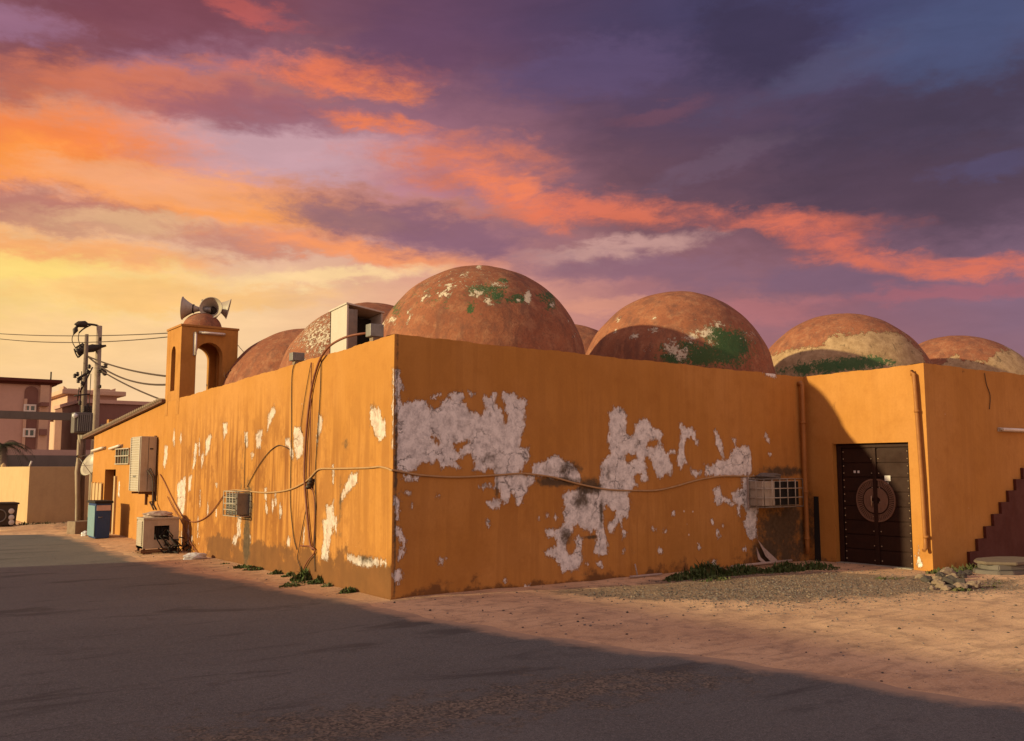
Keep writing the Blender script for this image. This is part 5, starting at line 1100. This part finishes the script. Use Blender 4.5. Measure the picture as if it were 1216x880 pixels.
# dish
ds = empty('satellite_dish', tuple(atdist(106, 560, 16.7)), 'big pale satellite dish seen edge-on past the annex corner', 'satellite dish')
dc_ = atdist(108, 551, 16.75); dv = Vector((-.80, -.35, .42)).normalized(); mb = MB(); mb.lathe([(.001, -.10), (.12, -.095), (.24, -.07), (.34, -.03), (.42, .02), (.425, .025), (.34, -.02), (.24, -.058), (.12, -.083), (.001, -.09)], dc_, dv, 36); mb.v = [tuple(dc_[k_]+(v_[k_]-dc_[k_])*.82 for k_ in range(3)) for v_ in mb.v]; mb.build('dish', M['beige_metal'], ds)
mb = MB(); mb.tube([dc_-dv*.09, dc_-dv*.2, dc_-dv*.2+Vector((.1, 0, -.5)), dc_+Vector((.15, .1, -1.5))], .03, 8); mb.build('mount', M['rust'], ds)
mb = MB(); t0 = dc_+dv*.42
for a_ in (0, 2.1, 4.2): e = dc_+(dv.orthogonal().normalized()*math.cos(a_)+dv.cross(dv.orthogonal().normalized())*math.sin(a_))*.4; mb.tube([e, t0], .008, 6)
mb.lathe([(.03, -.05), (.035, .05)], t0, dv, 10); mb.build('feed_arm', M['grey_metal'], ds)

def line(lab, p, q, sag, r=.012, grp='power lines from the poles'):
    p, q = Vector(p), Vector(q); pts = []
    for i in range(17): t_ = i/16; v = p.lerp(q, t_); v.z -= sag*4*t_*(1-t_); pts.append(v)
    mb = MB(); mb.tube(pts, r, 6); return tag(mb.build('power_line', M['cable']), lab, 'power line', grp)
tB = Vector(ony(199, 446, YT1+.02)); line('upper thick power line from the pole towards the tower', atdist(104, 423, PY), Vector((.25, YT1+.05, tB[2]-.02)), .10, .022)
line('lower thick power line from the pole towards the tower', atdist(104, 423, PY), Vector((.25, YT1+.05, tB[2]-.16)), .28, .022)
line('power line slanting down from the pole to the annex roof', atdist(120, 440, YA), (0.1, AY0+.5, onx(193, 476)[2]+.03), .05, .020)
line('thin power line from far left across to the tower top', atdist(-60, 391, PY+3), Vector((.05, YT1, TZ1-.02)), .12, .010)
line('second thin power line from far left to the tower top', atdist(-60, 393, PY+3), Vector((.05, YT1, TZ1-.10)), .22, .010)
line('thin wire from the tower corner down behind the first dome', Vector((TX1, YT0, TZ1-.3)), Vector((1.9, 8.0, 3.35)), .12, .006)
cb = MB(); q = Vector(ony(273, 447, YT0-.2))
for i in range(7): a_ = i*.9; cb.tube(smooth3([q+Vector((.07*math.cos(a_+k)*.9+.02*i*math.cos(i), -.05*k*.2, .08*math.sin(a_+k*1.3)+.015*i)) for k in range(5)]), .008, 6)
tag(cb.build('wire_tangle', M['rust']), 'small tangle of wire on the parapet at the tower foot', 'wire')

# ------------------------------------------------------------------ far compound wall, container, houses
cw = empty('compound_wall', (-.9, 20.3, 0), 'plain cream boundary wall whose left flank glows in the sun', 'wall')
k0 = onz(31.5, 622); k1 = 6.5; hz_ = ony(33, 554, k0[1])[2]
MB().box((k0[0], k0[1], -.2), (k1, k0[1]+.2, hz_), bev=.01).build('front_wall', M['cream'], cw)
MB().box((k0[0]+.001, k0[1]+.2, -.2), (k0[0]+.2, k0[1]+14, hz_-.002)).build('side_wall', M['cream'], cw)
mb = MB(); p = atdist(35, 554, k0[1]+.1); mb.tube([(p.x, p.y, hz_), (p.x+.05, p.y, hz_+.16)], .025, 8); mb.build('rod', M['tankwhite'], cw)
mb = MB(); p = atdist(15, 556, k0[1]+6); mb.lathe([(.08, 0), (.09, .05), (.01, .14)], (k0[0]+.1, k0[1]+6, hz_), (0, 0, 1), 10); mb.build('finial', M['cream'], cw)
# dark container with ring emblem
CY = 18.6; ct = empty('waste_container', tuple(atdist(8, 626, CY)), 'low dark brown container with a grey ring and three pale marks', 'container')
x0 = atdist(-24, 600, CY).x; x1 = atdist(21.5, 600, CY).x; zt = atdist(10, 597, CY).z
mb = MB(); mb.loft([(x0+.04, CY, .06), (x1-.04, CY, .06), (x1-.04, CY+.8, .06), (x0+.04, CY+.8, .06)], [(x0, CY-.02, zt-.05), (x1, CY-.02, zt-.05), (x1, CY+.82, zt-.05), (x0, CY+.82, zt-.05)]); mb.build('body', M['crate'], ct, .01)
mb = MB(); mb.box((x0-.03, CY-.05, zt-.048), (x1+.03, CY+.85, zt), bev=.012); mb.build('rim', M['dark_metal'], ct)
mb = MB(); cc = atdist(-1, 612.5, CY-.03)
mb.lathe([(.15, 0), (.18, 0), (.18, .015), (.15, .015), (.15, 0)], cc, (0, -1, 0), 32); mb.build('ring_emblem', M['grey_metal'], ct)
for v in (607, 614.5, 620.5): p = atdist(13.5, v, CY-.025); mb = MB(); mb.lathe([(.001, .02), (.06, .018), (.075, 0)], p, (0, -1, 0), 12); mb.build('mark', M['tankwhite'], ct)
mb = MB()
for x in (x0+.15, x1-.15): mb.lathe([(.001, -.05), (.05, -.05), (.05, .05), (.001, .05)], (x, CY+.1, .05), (1, 0, 0), 14)
split_build(mb, 'wheel', M['black'], ct)
# carport canopy behind the wall
cpY = 30.
cp = empty('carport', tuple(atdist(40, 600, cpY)), 'long low dark carport canopy behind the cream wall', 'carport')
a = atdist(-60, 556.5, cpY); b = atdist(93, 541, cpY); mb = MB(); mb.box((a.x, cpY, a.z-.35), (b.x+6, cpY+5, b.z)); mb.build('canopy', M['greywall'], cp)
c2 = atdist(55, 534, cpY+5.2); mb = MB(); mb.box((a.x, cpY+5.1, b.z-.3), (b.x+6, cpY+5.3, c2.z)); mb.build('fascia', M['pink'], cp)
for x in (a.x+.5, b.x-1., b.x+5): MB().tube([(x, cpY+.3, -.1), (x, cpY+.3, a.z-.34)], .08, 10).build('post', M['grey_metal'], cp)

def window(b, y, u0, v0, u1, v1, mm='glass', fmat='tankwhite'):
    p, q = atdist(u0, v1, y), atdist(u1, v0, y); mb = MB(); mb.box((p.x, y-.06, p.z), (q.x, y-.004, q.z)); wo = mb.build('window', M[mm], b)
    mb = MB(); f = .09
    for (xa_, xb_, za_, zb_) in [(p.x, q.x, p.z, p.z+f), (p.x, q.x, q.z-f, q.z), (p.x, p.x+f, p.z+f, q.z-f), (q.x-f, q.x, p.z+f, q.z-f), ((p.x+q.x)/2-f/2, (p.x+q.x)/2+f/2, p.z+f, q.z-f)]: mb.box((xa_, y-.10, za_), (xb_, y-.061, zb_))
    mb.build('frame', M[fmat], wo); return wo
def archbay(b, y, u0, u1, vt, vb, m='darkpink', name='arched_bay'):
    p, q = atdist(u0, vb, y), atdist(u1, vt, y); cx = (p.x+q.x)/2; r = (q.x-p.x)/2
    poly = [(p.x, p.z), (q.x, p.z)]+[(cx+r*math.cos(a), q.z-r+r*math.sin(a)) for a in np.linspace(0, math.pi, 14)]
    mb = MB(); mb.loft([(x, y-.003, z) for x, z in poly], [(x, y-.05, z) for x, z in poly]); return mb.build(name, M[m], b)
# pink house
HY = 46.
ph = empty('pink_house', (atdist(30, 560, HY).x, HY, 0), 'pink house with a tall arched dark window bay and a maroon cornice', 'house')
a = atdist(-120, 560, HY); b = atdist(62, 455.5, HY)
MB().box((a.x, HY, -.2), (b.x, HY+10, b.z)).build('walls', M['pink'], ph)
mb = MB(); mb.box((a.x, HY-.45, b.z+.002), (b.x+.45, HY+10.4, atdist(62, 451.5, HY).z), bev=.05); mb.box((a.x, HY-.2, b.z-.12), (b.x+.2, HY+10.2, b.z+.001)); mb.build('cornice', M['maroon'], ph)
mb = MB(); mb.box((b.x-.6, HY-.25, -.2), (b.x-.15, HY-.001, b.z-.13)); mb.box((b.x-1.35, HY-.12, 1.), (b.x-1.2, HY-.002, b.z-.9)); mb.build('corner_pilaster', M['peach'], ph)
archbay(ph, HY, 25.5, 45.5, 459, 535)
window(ph, HY-.05, 27.5, 480.5, 43, 489); window(ph, HY-.05, 26.5, 509, 42, 519)
mb = MB(); p, q = atdist(45.5, 483, HY), atdist(55, 479, HY); mb.box((p.x, HY-.9, p.z), (q.x, HY-.004, q.z)); mb.build('ledge', M['darkpink'], ph)
mb = MB(); p, q = atdist(45, 517, HY), atdist(54, 510, HY); mb.box((p.x, HY-.5, p.z), (q.x, HY-.004, q.z)); mb.build('ledge', M['darkpink'], ph)
mb = MB(); p = atdist(61.5, 450, HY); mb.tube([(p.x, HY+.3, p.z-.2), (p.x, HY+.3, p.z+.42)], .04, 8); mb.build('aerial', M['dark_metal'], ph)
window(ph, HY, -18, 480, -4, 489)
# second house behind
GY = 62.
gh = empty('pediment_house', (atdist(110, 560, GY).x, GY, 0), 'peach house with stepped pediments, far behind the utility poles', 'house')
a = atdist(76, 560, GY); b = atdist(139, 471, GY)
MB().box((a.x, GY, -.2), (b.x, GY+12, b.z)).build('walls', M['pink'], gh)
MB().box((a.x-.02, GY+.05, -.2), (a.x-.001, GY+12, b.z-.02)).build('sunlit_flank', M['peach'], gh)  # paler skin on this flank only: its sunlight put into the colour
mb = MB(); mb.box((a.x-.5, GY-.6, b.z+.002), (b.x+.5, GY+12.5, b.z+.35), bev=.08); mb.build('cornice', M['peach'], gh)
mb = MB()
for (u0, u1, vt) in [(75, 98, 461.5), (114, 137, 462)]:
    p0_, p1_ = atdist(u0, 468, GY), atdist(u1, 468, GY); pk_ = atdist((u0+u1)/2, vt, GY)
    poly = [(p0_.x, b.z+.36), (p1_.x, b.z+.36), (p1_.x, b.z+.6), ((p1_.x+pk_.x)/2, pk_.z-.05), (pk_.x+.3, pk_.z), (pk_.x-.3, pk_.z), ((p0_.x+pk_.x)/2, pk_.z-.05), (p0_.x, b.z+.6)]
    mb.loft([(x, GY+.0, z) for x, z in poly], [(x, GY+1.5, z) for x, z in poly])
split_build(mb, 'pediment', M['peach'], gh)
archbay(gh, GY, 79, 86, 478, 492, 'darkpink', 'arched_window'); 
mb = MB()
for u in (66.5, 78.5): p = atdist(u+4.5, 560, GY-5); mb.tube([(p.x, GY-4, -.1), (p.x, GY-4, atdist(u, 498, GY-4).z)], .35, 14)
split_build(mb, 'column', M['peach'], gh)
p, q = atdist(66, 497, GY-5), atdist(100, 491, GY-5); MB().box((p.x, GY-5, p.z), (q.x, GY, q.z)).build('porch_roof', M['darkpink'], gh)
# maroon-walled block in front of it
KY = 50.; kh = empty('flat_roofed_house', (atdist(150, 560, KY).x, KY, 0), 'flat roofed dull maroon house behind the annex roof', 'house')
a = atdist(92, 560, KY); b = atdist(205, 482.5, KY)
MB().box((a.x, KY, -.2), (b.x, KY+8, b.z)).build('walls', M['darkpink'], kh)
mb = MB(); mb.box((a.x-.1, KY-.15, b.z+.002), (b.x+.1, KY+8.1, b.z+.22)); mb.build('parapet', M['pink'], kh)
window(kh, KY, 119, 504, 127, 512, 'teal', 'grey_metal'); window(kh, KY, 132, 500, 141, 508, 'glass', 'grey_metal')
# palm behind the cream wall
pm = empty('palm_tree', tuple(atdist(8, 560, 27)), 'dark low palm crown above the cream wall at the far left', 'palm')
pc = atdist(3, 528, 27); MB().tube([(pc.x, 27, -.1), (pc.x+.05, 27, 1.), (pc.x, 27, pc.z)], [.2, .16, .13], 10).build('trunk', M['polewood'], pm)
mb = MB(); rnd = random.Random(8)
for i in range(30):
    a_ = rnd.uniform(0, 6.28); L_ = rnd.uniform(.7, 1.15); up = rnd.uniform(-.1, .8); prev = None
    for k in range(9):
        t_ = k/8; p = Vector((pc.x+math.cos(a_)*L_*t_, 27+math.sin(a_)*L_*t_, pc.z+L_*(up*t_-.75*t_*t_)))
        if prev is not None:
            dd = (p-prev).normalized(); sdv = dd.cross(Vector((0, 0, 1))).normalized()
            for sg in (-1, 1):
                for h_ in (0, .5):
                    b_ = prev.lerp(p, h_); e = b_+sdv*sg*.26*(1-.5*t_)+dd*.14+Vector((0, 0, -.10)); mb.add([b_-dd*.016, b_+dd*.016, e], [(0, 1, 2)])
        prev = p
mb.build('crown', M['palm'], pm)

# ------------------------------------------------------------------ across the street, outside the frame: the houses whose shadows lie on the road
def street_house(name, x0, x1, y0, y1, h, lab):
    t = empty(name, ((x0+x1)/2, (y0+y1)/2, 0), lab, 'house')
    MB().box((x0, y0, -.2), (x1, y1, h-.12)).build('walls', M['cream'], t)
    mb = MB(); mb.box((x0-.08, y0-.08, h-.118), (x1+.08, y1+.08, h)); mb.build('coping', M['coping'], t)
    n = max(1, int((y1-y0)/3))
    for i in range(n):
        y = y0+(y1-y0)*(i+.5)/n; f = MB().box((x1+.002, y-.5, 1.1), (x1+.05, y+.5, 2.2)).build('window', M['glass'], t); mb = MB()
        for q in range(5): mb.box((x1+.051, y-.5+.25*q-.01, 1.1), (x1+.07, y-.5+.25*q+.01, 2.2))
        mb.build('grille', M['dark_metal'], f)
    MB().box((x1+.002, y0+.6, -.1), (x1+.06, y0+1.5, 2.1)).build('door', M['maroon'], t)
    return t
street_house('street_house', -22, -14.5, 2.95, 9.4, 3.54, 'low cream house across the street whose shadow ends on the road edge')
street_house('street_house', -24, -14.5, -24, 2.9, 4.15, 'taller cream house across the street, nearer the viewer')
